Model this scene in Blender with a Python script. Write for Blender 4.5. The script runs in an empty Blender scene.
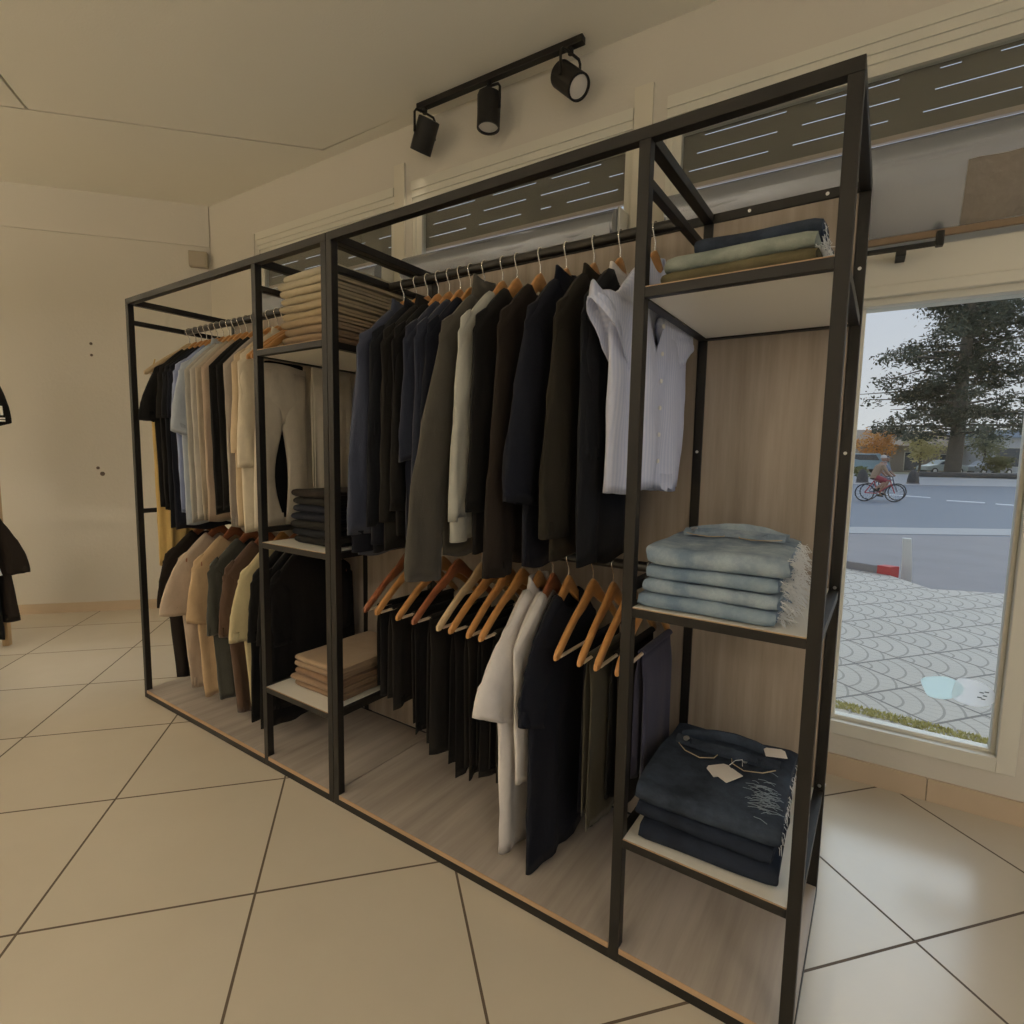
import bpy, bmesh, math, random
from mathutils import Vector, Matrix, noise
PI = math.pi
R = random.Random(11)
S = bpy.context.scene
COL = S.collection

# ------------------------------------------------------------------ helpers
def lerp(a, b, t): return a + (b - a) * t
def clamp(t, a=0.0, b=1.0): return max(a, min(b, t))
def sst(a, b, t):
    t = clamp((t - a) / (b - a)); return t * t * (3 - 2 * t)
def nz(x, y=0.0, z=0.0): return noise.noise(Vector((x, y, z)))
def lin(r, g, b):
    f = lambda c: (c / 255 / 12.92) if c / 255 <= .04045 else ((c / 255 + .055) / 1.055) ** 2.4
    return (f(r), f(g), f(b))

class MB:
    """collects vertices and faces of ONE mesh"""
    def __init__(s): s.v = []; s.f = []; s.mi = []
    def add(s, vs, fs, mi=0):
        n = len(s.v); s.v += [tuple(p) for p in vs]
        for f in fs: s.f.append(tuple(i + n for i in f)); s.mi.append(mi)
        return s
    def box(s, x0, y0, z0, x1, y1, z1, mi=0):
        return s.add([(x0, y0, z0), (x1, y0, z0), (x1, y1, z0), (x0, y1, z0), (x0, y0, z1), (x1, y0, z1), (x1, y1, z1), (x0, y1, z1)],
                     [(0, 3, 2, 1), (4, 5, 6, 7), (0, 1, 5, 4), (1, 2, 6, 5), (2, 3, 7, 6), (3, 0, 4, 7)], mi)
    def loft(s, loops, cap0=True, cap1=True, closed=True, mi=0):
        n = len(loops[0]); vs = [p for l in loops for p in l]; fs = []
        for j in range(len(loops) - 1):
            for i in range(n if closed else n - 1):
                a = j * n + i; b = j * n + (i + 1) % n
                fs.append((a, b, b + n, a + n))
        if cap0: fs.append(tuple(reversed(range(n))))
        if cap1: fs.append(tuple((len(loops) - 1) * n + i for i in range(n)))
        return s.add(vs, fs, mi)
    def tube(s, pts, r, n=8, caps=True, mi=0):
        pts = [Vector(p) for p in pts]; loops = []; up = None
        for k, p in enumerate(pts):
            d = (pts[min(k + 1, len(pts) - 1)] - pts[max(k - 1, 0)]).normalized()
            if up is None: up = d.orthogonal().normalized()
            up = (up - d * up.dot(d)).normalized(); w = d.cross(up)
            rr = r[k] if isinstance(r, (list, tuple)) else r
            loops.append([p + (up * math.cos(2 * PI * i / n) + w * math.sin(2 * PI * i / n)) * rr for i in range(n)])
        return s.loft(loops, caps, caps, True, mi)
    def disc(s, c, ax, r, h, n=24, mi=0):
        c = Vector(c); ax = Vector(ax).normalized()
        return s.tube([c, c + ax * h], r, n, True, mi)
    def build(s, name, mats, parent=None, smooth=False, bevel=0, loc=None, rot=0, sub=0):
        me = bpy.data.meshes.new(name); me.from_pydata(s.v, [], s.f)
        if not isinstance(mats, (list, tuple)): mats = [mats]
        for m in mats: me.materials.append(m)
        if len(mats) > 1:
            for p, i in zip(me.polygons, s.mi): p.material_index = i
        bm = bmesh.new(); bm.from_mesh(me); bmesh.ops.recalc_face_normals(bm, faces=bm.faces); bm.to_mesh(me); bm.free()
        if smooth:
            for p in me.polygons: p.use_smooth = True
        o = bpy.data.objects.new(name, me); COL.objects.link(o)
        if smooth and smooth != 'all':
            try: me.set_sharp_from_angle(angle=math.radians(50))
            except Exception: pass
        if parent: o.parent = parent
        if loc is not None: o.location = loc
        if rot: o.rotation_euler.z = rot
        if bevel:
            b = o.modifiers.new('bevel', 'BEVEL'); b.width = bevel; b.segments = 2; b.limit_method = 'ANGLE'
        if sub:
            b = o.modifiers.new('sub', 'SUBSURF'); b.levels = sub; b.render_levels = sub
        return o

def tag(o, label=None, cat=None, group=None, kind=None):
    if label: o['label'] = label
    if cat: o['category'] = cat
    if group: o['group'] = group
    if kind: o['kind'] = kind
    return o
def empty(name, loc=(0, 0, 0), rot=0):
    o = bpy.data.objects.new(name, None); COL.objects.link(o); o.location = loc; o.rotation_euler.z = rot
    o.empty_display_size = .05
    return o
def thing(name, label, cat, loc=(0, 0, 0), rot=0, group=None):
    return tag(empty(name, loc, rot), label, cat, group)
def copy_tree(o, parent=None):
    c = o.copy(); COL.objects.link(c)
    if parent: c.parent = parent
    for ch in list(o.children): copy_tree(ch, c)
    return c

# ------------------------------------------------------------------ materials
MATS = {}
class NT:
    def __init__(s, name):
        s.m = bpy.data.materials.new(name); s.m.use_nodes = True; s.t = s.m.node_tree; s.t.nodes.clear()
        s.out = s.n('ShaderNodeOutputMaterial'); s.b = s.n('ShaderNodeBsdfPrincipled'); s.l(s.b.outputs[0], s.out.inputs[0])
    def n(s, typ, **kw):
        x = s.t.nodes.new(typ)
        for k, v in kw.items(): setattr(x, k, v)
        return x
    def l(s, a, b): s.t.links.new(a, b)
    def val(s, sock, v):
        if isinstance(v, bpy.types.NodeSocket): s.l(v, sock)
        else: sock.default_value = v
    def math(s, op, a, b=0.0, c=0.0):
        x = s.n('ShaderNodeMath', operation=op); s.val(x.inputs[0], a); s.val(x.inputs[1], b)
        if len(x.inputs) > 2: s.val(x.inputs[2], c)
        return x.outputs[0]
    def mix(s, f, a, b):
        x = s.n('ShaderNodeMix', data_type='RGBA'); s.val(x.inputs[0], f)
        s.val(x.inputs[6], a if isinstance(a, bpy.types.NodeSocket) else (*a, 1)); s.val(x.inputs[7], b if isinstance(b, bpy.types.NodeSocket) else (*b, 1))
        return x.outputs[2]
    def ramp(s, f, stops):
        x = s.n('ShaderNodeValToRGB'); s.l(f, x.inputs[0]); e = x.color_ramp.elements
        while len(e) < len(stops): e.new(.5)
        for i, (p, c) in enumerate(stops): e[i].position = p; e[i].color = (*c, 1)
        return x.outputs[0]
    def coord(s, sc=(1, 1, 1), kind='Object', rot=(0, 0, 0)):
        c = s.n('ShaderNodeTexCoord'); mp = s.n('ShaderNodeMapping'); s.l(c.outputs[kind], mp.inputs[0])
        mp.inputs['Scale'].default_value = sc; mp.inputs['Rotation'].default_value = rot
        return mp.outputs[0]
    def noise(s, vec, scale=5, detail=3, rough=.5):
        x = s.n('ShaderNodeTexNoise'); s.l(vec, x.inputs['Vector'])
        x.inputs['Scale'].default_value = scale; x.inputs['Detail'].default_value = detail; x.inputs['Roughness'].default_value = rough
        return x.outputs[0]
    def bump(s, h, strength=.3, dist=.01):
        x = s.n('ShaderNodeBump'); s.l(h, x.inputs['Height']); x.inputs['Strength'].default_value = strength; x.inputs['Distance'].default_value = dist
        s.l(x.outputs[0], s.b.inputs['Normal'])
    def set(s, **kw):
        for k, v in kw.items():
            i = s.b.inputs[k.replace('_', ' ')]
            s.val(i, (*v, 1) if isinstance(v, tuple) and len(v) == 3 else v)
        return s

def plain(name, c, rough=.5, metal=0, var=.08, scale=8, spec=.5):
    if name in MATS: return MATS[name]
    t = NT(name); f = t.noise(t.coord(), scale, 3)
    t.set(Base_Color=t.mix(f, tuple(x * (1 - var) for x in c), tuple(min(1, x * (1 + var)) for x in c)), Roughness=rough, Metallic=metal)
    t.b.inputs['Specular IOR Level'].default_value = spec
    MATS[name] = t.m; return t.m
def fabric(name, c, rough=.9, weave=0, bump=.35, var=.14, sheen=.12):
    if name in MATS: return MATS[name]
    if max(c) < .03: c = tuple(x * .62 for x in c); sheen = .015
    t = NT(name); co = t.coord()
    f = t.noise(co, 22, 4, .6)
    t.set(Base_Color=t.mix(f, tuple(x * (1 - var) for x in c), tuple(min(1, x * (1 + var)) for x in c)), Roughness=rough)
    t.b.inputs['Sheen Weight'].default_value = sheen; t.b.inputs['Sheen Roughness'].default_value = .5
    t.b.inputs['Specular IOR Level'].default_value = .2
    h = t.math('ADD', t.math('MULTIPLY', t.noise(t.coord((1, 1, .35)), 16, 3), 1.0), t.math('MULTIPLY', t.noise(co, 420, 1), .12))
    t.bump(h, bump, .012)
    MATS[name] = t.m; return t.m
def striped(name, c, c2, freq=190):
    t = NT(name); co = t.coord()
    sp = t.n('ShaderNodeSeparateXYZ'); t.l(co, sp.inputs[0])
    w = t.math('SINE', t.math('MULTIPLY', sp.outputs[1], freq * 2 * PI / 2))
    f = t.math('MULTIPLY', t.math('ADD', w, 1.0), .5)
    t.set(Base_Color=t.mix(f, c, c2), Roughness=.85); t.b.inputs['Sheen Weight'].default_value = .1
    t.bump(t.noise(co, 14, 3), .3, .012)
    MATS[name] = t.m; return t.m
def denim(name, c, fade, fade_amt=.5):
    t = NT(name); co = t.coord()
    f = t.noise(co, 11, 5, .62)
    g = t.noise(t.coord((1, 1, 3)), 260, 2, .7)
    a = t.mix(t.math('MULTIPLY', t.ramp(f, [(.36, (0, 0, 0)), (.66, (1, 1, 1))]), fade_amt + .2), c, fade)
    col = t.mix(t.math('MULTIPLY', g, .35), a, tuple(x * .45 for x in c))
    t.set(Base_Color=col, Roughness=.92); t.b.inputs['Specular IOR Level'].default_value = .15
    t.bump(t.math('ADD', t.noise(co, 30, 4), t.math('MULTIPLY', g, .3)), .5, .006)
    MATS[name] = t.m; return t.m
def wood(name, c1, c2, sc, rough=.5, dark=None):
    if name in MATS: return MATS[name]
    t = NT(name)
    f = t.noise(t.coord(sc), 1.0, 6, .62); g = t.noise(t.coord(tuple(x * .35 for x in sc)), 1.0, 2)
    k = t.math('ADD', t.math('MULTIPLY', f, .7), t.math('MULTIPLY', g, .3))
    t.set(Base_Color=t.ramp(k, [(.34, c1), (.62, c2)]), Roughness=rough)
    t.bump(f, .08, .004)
    MATS[name] = t.m; return t.m

M_wall = NT('wall_paint'); _c = M_wall.coord()
M_wall.set(Base_Color=M_wall.mix(M_wall.noise(_c, 1.3, 4), (.67, .625, .54), (.72, .675, .585)), Roughness=.85)
M_wall.bump(M_wall.noise(_c, 45, 5, .65), .22, .01); M_wall = M_wall.m
M_ceil = NT('ceiling_paint'); _c = M_ceil.coord()
M_ceil.set(Base_Color=M_ceil.mix(M_ceil.noise(_c, 1.1, 4), (.82, .78, .67), (.86, .82, .71)), Roughness=.9)
M_ceil.bump(M_ceil.noise(_c, 110, 4, .6), .15, .006); M_ceil = M_ceil.m
M_trim = plain('cream_paint', (.74, .69, .57), .55, 0, .04, 3)
M_frame = plain('window_frame_paint', (.76, .73, .63), .4, 0, .04, 3)
M_base = plain('skirting_tile', (.60, .47, .33), .4, 0, .1, 6)
M_black = plain('black_powder_coated_steel', (.010, .009, .008), .45, .0, .2, 30, .3)
M_rail = plain('dark_steel', (.010, .009, .008), .35, .0, .2, 30)
M_shelf = plain('white_melamine', (.78, .75, .67), .38, 0, .03, 4)
M_panel = wood('grey_oak_laminate', (.225, .185, .148), (.365, .305, .25), (26, 26, 1.6), .55)
M_board = wood('grey_oak_board', (.29, .25, .215), (.44, .385, .335), (24, 1.5, 24), .42)
M_edge = wood('oak_edge_band', (.33, .21, .12), (.45, .30, .18), (3, 40, 40), .5)
M_screw = plain('zinc_screw', (.7, .7, .7), .3, .9, .05)
M_hook = plain('chrome_hook', (.75, .73, .68), .22, 1, .03)
M_hang = wood('varnished_light_wood', (.40, .185, .055), (.56, .29, .10), (10, 3, 30), .35)
M_hang2 = wood('shaded_red_wood', (.20, .065, .028), (.31, .115, .05), (10, 3, 30), .35)  # darker red wood; the shade of the lower rails is put into its colour
M_hang3 = wood('pale_raw_wood', (.55, .40, .22), (.68, .52, .31), (10, 3, 30), .45)
M_white = plain('white_card', (.82, .80, .76), .7, 0, .03)
M_bar = plain('pale_dowel', (.62, .50, .38), .5, 0, .1)

# floor tiles: 58 cm squares laid parallel to the left wall (diagonal to the rack)
def tile_floor():
    t = NT('beige_floor_tile'); co = t.coord()
    def axis(ax, ay, off, size):
        d = t.n('ShaderNodeVectorMath', operation='DOT_PRODUCT'); t.l(co, d.inputs[0]); d.inputs[1].default_value = (ax, ay, 0)
        return t.math('DIVIDE', t.math('SUBTRACT', d.outputs['Value'], off), size)
    A = axis(.66, .75, .804, .5787); B = axis(.754, -.657, .345, .5893)
    def edge(u): return t.math('MULTIPLY', t.math('PINGPONG', u, .5), .58)
    e = t.math('MINIMUM', edge(A), edge(B))
    g = t.math('LESS_THAN', e, .0036)
    cell = t.n('ShaderNodeCombineXYZ'); t.l(t.math('FLOOR', A), cell.inputs[0]); t.l(t.math('FLOOR', B), cell.inputs[1])
    wn = t.n('ShaderNodeTexWhiteNoise'); t.l(cell.outputs[0], wn.inputs['Vector'])
    cl = t.noise(co, 3.2, 5, .6)
    base = t.mix(t.math('ADD', t.math('MULTIPLY', cl, .7), t.math('MULTIPLY', wn.outputs['Value'], .3)), (.56, .49, .38), (.66, .59, .47))
    t.set(Base_Color=t.mix(g, base, (.10, .07, .045)), Roughness=t.math('ADD', t.math('MULTIPLY', g, .5), t.math('ADD', .21, t.math('MULTIPLY', cl, .04))))
    t.b.inputs['Specular IOR Level'].default_value = .55
    h = t.math('MULTIPLY', t.math('SUBTRACT', 1.0, g), 1.0)
    t.bump(t.math('ADD', h, t.math('MULTIPLY', t.noise(co, 4, 2), .05)), .35, .004)
    return t.m
M_floor = tile_floor()

# ------------------------------------------------------------------ room shell
CZ = 3.166
TH = math.atan(.034)
def struct(name, mb, m, **kw):
    o = mb.build(name, m, **kw); o['kind'] = 'structure'; return o
C0 = (-1.405, 1.162); C1 = (5.6, 1.40); C2 = (5.6, -4.6); C3 = (-5.9, -4.6); C4 = (-5.35, -3.36)
poly = [C0, C1, C2, C3, C4]
def prism(mb, pts, z0, z1):
    n = len(pts); return mb.loft([[(x, y, z0) for x, y in pts], [(x, y, z1) for x, y in pts]])
fp = [(-1.5, 1.3), (5.75, 1.52), (5.75, -4.75), (-6.1, -4.75), (-5.5, -3.4)]
struct('floor', prism(MB(), fp, -.12, 0), M_floor)
struct('ceiling', prism(MB(), fp, CZ + .045, CZ + .18), plain('dark_ceiling_void', (.10, .085, .065), .9))
# gypsum boards under it, with open joints between them
P1 = Vector((-1.02, -.03)); P2 = Vector((.043, 1.118)); PD = (P2 - P1).normalized(); PN = Vector((PD.y, -PD.x))
P0 = P1 - PD * 6; gp = .016
def b2(p, dx=0, dy=0): return (p.x + dx, p.y + dy)
Q = P1 + Vector((.82, -.577)) * 6
struct('trim_1', prism(MB(), [b2(P2), (5.55, 1.318), (5.55, -4.55), b2(Q), b2(P1)], CZ - .002, CZ + .045), M_ceil)
struct('trim_2', prism(MB(), [b2(P1 - PD * gp), b2(Q - PD * gp), (-1.0, -4.6), b2(P0)], CZ - .002, CZ + .045), M_ceil)
o_ = -PN * gp
struct('trim_11', prism(MB(), [b2(P0 + o_), b2(P2 + o_, 0, gp * .3), (1.0, 1.150), (5.7, 1.335), (5.7, 1.5), (-1.5, 1.3), (-5.6, -3.4)], CZ, CZ + .045), M_ceil)
def wall_between(name, a, b, t, z0=0, z1=CZ + .01, m=None):
    a = Vector(a); b = Vector(b); d = (b - a).normalized(); n = Vector((-d.y, d.x))
    pts = [a, b, b + n * t, a + n * t]
    return struct(name, prism(MB(), [tuple(p) for p in pts], z0, z1), m or M_wall)
wall_between('wall_left', C4, C0, .15)
wall_between('wall_back', (-5.9, -4.6), C2, -.15)
wall_between('wall_side', (-5.9, -4.6), C4, .15)
# right wall has two more shop windows letting day in, out of the picture
struct('wall_right', MB().box(5.6, -4.6, 0, 5.75, 1.4, .25).box(5.6, -4.6, 2.5, 5.75, 1.4, CZ).box(5.6, -4.6, .25, 5.75, -4.1, 2.5)
       .box(5.6, -1.9, .25, 5.75, -1.5, 2.5).box(5.6, .9, .25, 5.75, 1.4, 2.5), M_wall)
for k, (a, b) in enumerate(((-4.1, -1.9), (-1.5, .9))):
    mb = MB()
    for (y0, z0, y1, z1) in ((a, .25, a + .06, 2.5), (b - .06, .25, b, 2.5), (a, .25, b, .31), (a, 2.44, b, 2.5)): mb.box(5.62, y0, z0, 5.70, y1, z1)
    struct('window_%d' % (k + 5), mb, M_frame)
# skirting along the left wall
dl = Vector((.657, .754)); nl = Vector((.754, -.657)); c0 = Vector(C0)
def leftpt(s, off): return c0 - dl * s + nl * off
mbk = MB(); q = [leftpt(6, .001), leftpt(0, .001), leftpt(0, .012), leftpt(6, .012)]
prism(mbk, [tuple(p) for p in q], 0, .075); struct('baseboard_left', mbk, M_base)
# slightly proud plaster band high on the left wall, and a grey junction box in the corner
mbk = MB(); q = [leftpt(6, .0), leftpt(0, .0), leftpt(0, .012), leftpt(6, .012)]
prism(mbk, [tuple(p) for p in q], 2.86, CZ); struct('trim_3', mbk, M_wall)
jb = thing('junction_box', 'small grey plastic junction box high in the room corner', 'junction box', (*leftpt(.075, .028), 2.695), math.atan2(dl.y, dl.x))
M_jb = plain('aged_grey_plastic', (.42, .36, .27), .6)
MB().box(-.065, -.028, 0, .065, .028, .115).build('housing', M_jb, jb, bevel=.004); MB().box(-.055, -.034, .010, .055, -.0285, .105).build('cover', M_jb, jb, bevel=.002)
# drilled screw holes left in the wall
M_hole = plain('hole_dark', (.12, .09, .07), .9)
for k, (px_, py_, pz_, r_) in enumerate(((-1.955, .525, 2.07, .011), (-1.955, .525, 1.985, .010), (-1.955, .525, 1.13, .012), (-1.935, .545, 1.085, .017))):
    s_ = (c0 - Vector((px_, py_))).dot(dl); p = leftpt(s_, -.002)
    mb = MB().disc((p.x, p.y, pz_), (nl.x, nl.y, 0), r_, .0035, 10)
    o = mb.build('wall_plug', M_hole)
    tag(o, ['topmost of the four dark wall plugs on the bare wall', 'second dark wall plug down the bare wall', 'third dark wall plug down, at waist height on the bare wall', 'lowest dark wall plug on the bare wall'][k], 'wall plug', 'wall plugs on the bare wall')

# ------------------------------------------------------------------ window wall (local frame: x along wall, y outward, z up)
def wl(o):
    o.location = (0, 1.21, 0); o.rotation_euler.z = TH; return o
def wstruct(name, mb, m, **kw): return wl(struct(name, mb, m, **kw))
TW = .20
mb = MB()
mb.box(-1.45, 0, 2.84, 5.7, TW, CZ + .01)                     # head
mb.box(-1.45, 0, 0, -.80, TW, 2.84)                            # left pier
mb.box(.565, 0, 0, .705, TW, 2.84).box(2.045, 0, 0, 2.20, TW, 2.84)   # piers
mb.box(-.80, 0, 0, .565, TW, 1.0).box(.705, 0, 0, 2.045, TW, 1.0).box(2.20, 0, 0, 2.93, TW, 2.05)
mb.box(2.93, 0, 0, 3.56, TW, .175).box(3.56, 0, 0, 5.7, TW, 2.05).box(5.0, 0, 2.05, 5.7, TW, 2.84)
wstruct('wall_window', mb, M_wall)
wstruct('baseboard_window', MB().box(-1.40, -.012, 0, 3.315, 0, .088).box(3.318, -.012, 0, 5.6, 0, .088), M_base)
# plaster pier caps reaching above the window heads
wstruct('trim_4', MB().box(.575, -.014, 2.0, .655, 0, 2.965).box(2.05, -.014, 2.0, 2.135, 0, 2.93), M_trim)
wstruct('trim_5', MB().box(-1.33, -.008, 2.0, -.82, 0, 2.85), M_wall)
def frame_mb(u0, u1, z0, z1, w=.05, y0=.02, y1=.09):
    mb = MB(); mb.box(u0, y0, z0, u0 + w, y1, z1).box(u1 - w, y0, z0, u1, y1, z1).box(u0 + w, y0, z1 - w, u1 - w, y1, z1).box(u0 + w, y0, z0, u1 - w, y1, z0 + w); return mb
# moulded head casing around each transom
for k, (u0, u1) in enumerate(((-.80, .565), (.705, 2.045), (2.20, 5.0))):
    mb = MB(); mb.box(u0, -.012, 2.80, u1, .012, 2.85).box(u0, -.004, 2.765, u1, .03, 2.80).box(u0, .004, 2.735, u1, .05, 2.765)
    mb.box(u0, .004, 2.05 if k == 2 else 1.0, u0 + .022, .05, 2.735)
    wstruct('trim_%d' % (6 + k), mb, M_frame)

tg = NT('window_glass'); tg.t.nodes.remove(tg.b)
gl = tg.n('ShaderNodeBsdfGlossy'); gl.inputs['Roughness'].default_value = .03; tr = tg.n('ShaderNodeBsdfTransparent'); tr.inputs[0].default_value = (.93, .95, .95, 1)
fr = tg.n('ShaderNodeFresnel'); ge = tg.n('ShaderNodeNewGeometry'); tg.l(tg.math('MULTIPLY_ADD', ge.outputs['Backfacing'], 1 / 1.45 - 1.45, 1.45), fr.inputs[0]); mx = tg.n('ShaderNodeMixShader'); tg.l(fr.outputs[0], mx.inputs[0]); tg.l(tr.outputs[0], mx.inputs[1]); tg.l(gl.outputs[0], mx.inputs[2]); tg.l(mx.outputs[0], tg.out.inputs[0])
M_glass = tg.m
for k, (u0, u1) in enumerate(((-.80, .565), (.705, 2.045), (2.20, 5.0))):
    fr_ = wstruct('window_%d' % (k + 1), frame_mb(u0 + .022, u1, 2.05 if k == 2 else 1.0, 2.735, .04, .014, .050), M_frame)
    MB().box(u0 + .062, .030, (2.05 if k == 2 else 1.0) + .04, u1 - .04, .035, 2.695).build('pane', M_glass, fr_)
# tall shop window beside the rack
mb = frame_mb(2.93, 3.56, .175, 1.915, .055, -.012, .10)
mb.box(2.985, .02, .23, 3.0, .06, 1.86).box(3.490, .02, .23, 3.505, .06, 1.86).box(3.0, .02, .23, 3.49, .06, .245)
w4 = wstruct('window_4', mb, M_frame, bevel=.003)
MB().box(2.985, .03, .23, 3.505, .035, 1.86).build('pane', M_glass, w4)
wstruct('trim_9', MB().box(2.93, -.028, 1.905, 5.0, .0, 2.05).box(2.93, -.04, 1.885, 5.0, -.0, 1.925).box(2.225, .045, 2.04, 4.98, .09, 2.135), M_frame, bevel=.004)

# roller shutters with light slits outside the transoms
M_shut = plain('brown_grey_shutter_slats', (.21, .185, .15), .55, 0, .08, 3)
rr = random.Random(5)
def shutter(u0, u1, label):
    mb = MB(); z0, z1 = 2.488, 2.74
    rows = [(2.5455, 2.5492), (2.6135, 2.6172), (2.6815, 2.6852)]
    zs = [z0] + [z for r in rows for z in r] + [z1]
    y0, y1 = .058, .060
    for i in range(0, len(zs), 2): mb.box(u0, y0, zs[i], u1, y1, zs[i + 1])
    for ri, (a, b) in enumerate(rows):                     # webs between the slits
        x = u0 + .05 + .03 * ri
        prev = u0
        while x < u1 - .05:
            L = rr.choice((.27, .27, .32, .06, .27))
            e = min(x + L, u1 - .03)
            mb.box(prev, y0, a, x, y1, b); prev = e
            x = e + rr.choice((.09, .105, .12))
        mb.box(prev, y0, a, u1, y1, b)
    t = thing('roller_shutter', label, 'shutter', (0, 1.21, 0), TH, 'roller shutters behind the transoms')
    mb.build('curtain', M_shut, t)
    MB().box(u0, .052, 2.470, u1, .070, 2.488).build('bottom_bar', plain('pink_gap_light', (.62, .50, .43), .4, 0, .03), t)  # the bar's pink colour stands for the gap of light under the shutter
shutter(-.77, .54, 'brown-grey roller shutter with light slits behind the leftmost high window, half hidden by the rack')
shutter(.735, 2.01, 'brown-grey roller shutter with light slits behind the middle high window under the track light')
shutter(2.24, 4.96, 'brown-grey roller shutter with light slits behind the high window above the tall shop window')

# black-out roller blinds, rolled on their tubes
tb = NT('silver_grey_blackout_fabric'); _c = tb.coord((1, 1, 1))
tb.set(Base_Color=tb.mix(tb.noise(_c, 5, 3), (.30, .325, .38), (.35, .375, .43)), Roughness=.27, Metallic=.75); tb.bump(tb.noise(tb.coord((1.2, 9, 9)), 2, 3), .04, .01)
M_blind = tb.m
M_hem = plain('brown_hem_bar', (.22, .15, .09), .5)
def blind(u0, u1, zb, label):
    t = thing('roller_blind', label, 'blind', (0, 1.21, 0), TH, 'black-out roller blinds on the shop windows')
    r = .078; yc, zc = -.078, 2.315
    mb = MB(); loops = []
    prof = [(yc + r * math.cos(a), zc + r * math.sin(a)) for a in [PI * 2 * i / 40 for i in range(40)]]
    nU = 14
    mb.loft([[(lerp(u0, u1, k / nU), y, z) for y, z in prof] for k in range(nU + 1)]); mb.build('roll', M_blind, t, smooth=True)
    sh = [(yc - r * 1.004 + .098 * (i / 12) ** 1.5, lerp(zc, zb + .02, i / 12)) for i in range(13)]
    prof2 = sh + [(y + .002, z) for y, z in reversed(sh)]
    MB().loft([[(lerp(u0 + .01, u1 - .01, k / nU), y + .002 * math.sin(k * 1.7), z) for y, z in prof2] for k in range(nU + 1)]).build('hanging_fabric', M_blind, t, smooth=True)
    ye = sh[-1][0]
    MB().box(u0 + .01, ye - .006, zb, u1 - .01, ye + .008, zb + .024).build('hem_bar', M_hem, t, bevel=.003)
    for u in (u0 - .012, u1):
        MB().box(u, yc - .02, zc - .03, u + .012, .0, zc + .085).build('bracket', M_frame, t, bevel=.003)
    return t
blind(-.60, .55, 2.062, 'silver-grey blackout roller blind of the leftmost high window, behind the folded beige trousers')
blind(.745, 2.02, 2.062, 'silver-grey blackout roller blind of the middle window, behind the hanging rail')
bl3 = blind(2.25, 4.9, 2.062, 'silver-grey blackout roller blind with a grey patch above the tall shop window')
mbp = MB(); n_ = 10
def bly(z, r=.078, yc=-.078, zc=2.315, zb=2.062): return yc - r * 1.004 + .098 * clamp((zc - z) / (zc - zb - .02)) ** 1.5
zz_ = [lerp(2.088, 2.262, k / 8) for k in range(9)]
mbp.loft([[(3.25 + .24 * i / n_, bly(z) - .004, z + .002 * math.sin(i * 1.3)) for z in zz_] + [(3.25 + .24 * i / n_, bly(z) - .0008, z) for z in reversed(zz_)] for i in range(n_ + 1)])
tp = NT('grey_tape'); _c = tp.coord(); tp.set(Base_Color=tp.mix(tp.noise(_c, 30, 4), (.20, .17, .14), (.27, .235, .20)), Roughness=.6); tp.bump(tp.noise(_c, 26, 3), .6, .01)
mbp.build('patch', tp.m, bl3, smooth=True)
# black casement bar under the blind
cb = thing('curtain_rod', 'short black metal rod with end knob on the cream ledge under the blind', 'curtain rod', (0, 1.21, 0), TH)
MB().box(2.80, -.112, 2.018, 3.20, -.100, 2.034).build('rod', M_black, cb, bevel=.002)
MB().box(3.185, -.120, 2.014, 3.208, -.092, 2.064).build('end_knob', M_black, cb, bevel=.004)
MB().box(3.075, -.113, 2.000, 3.105, -.028, 2.019).build('bracket', M_black, cb, bevel=.002)
# sticker on the glass, seen from its back
def vinyl(name, c):
    t = NT(name); t.set(Base_Color=c, Roughness=.5); a = t.n('ShaderNodeBsdfTranslucent'); a.inputs[0].default_value = (*c, 1); x = t.n('ShaderNodeMixShader'); x.inputs[0].default_value = .85
    t.l(t.b.outputs[0], x.inputs[1]); t.l(a.outputs[0], x.inputs[2]); t.l(x.outputs[0], t.out.inputs[0]); return t.m
M_st1 = vinyl('pale_cyan_vinyl', (.90, 1.0, 1.0)); M_st2 = vinyl('white_vinyl', (.98, .98, .98))
def blob(uc, zc, a, b, y0, y1, ph):
    return MB().loft([[(uc + a * math.cos(t) * (1 + .12 * math.sin(3 * t + ph)), y, zc + b * math.sin(t) * (1 + .1 * math.sin(2 * t + ph))) for t in [2 * PI * i / 28 for i in range(28)]] for y in (y0, y1)])
st = thing('window_sticker', 'pale blue and white round-shaped sticker low on the tall shop window', 'sticker', (0, 1.21, 0), TH)
blob(3.335, .437, .062, .046, .0275, .0292, .4).build('blue_shape', M_st1, st); blob(3.425, .44, .062, .055, .0262, .0277, 2.0).build('white_shape', M_st2, st)
mb = MB()
for (u, z) in ((3.452, .447), (3.462, .437), (3.447, .428), (3.466, .452), (3.458, .424)): mb.box(u - .006, .0258, z - .002, u + .006, .0263, z + .002)
mb.build('grey_marks', plain('grey_ink', (.15, .17, .18), .6), st)

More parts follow.
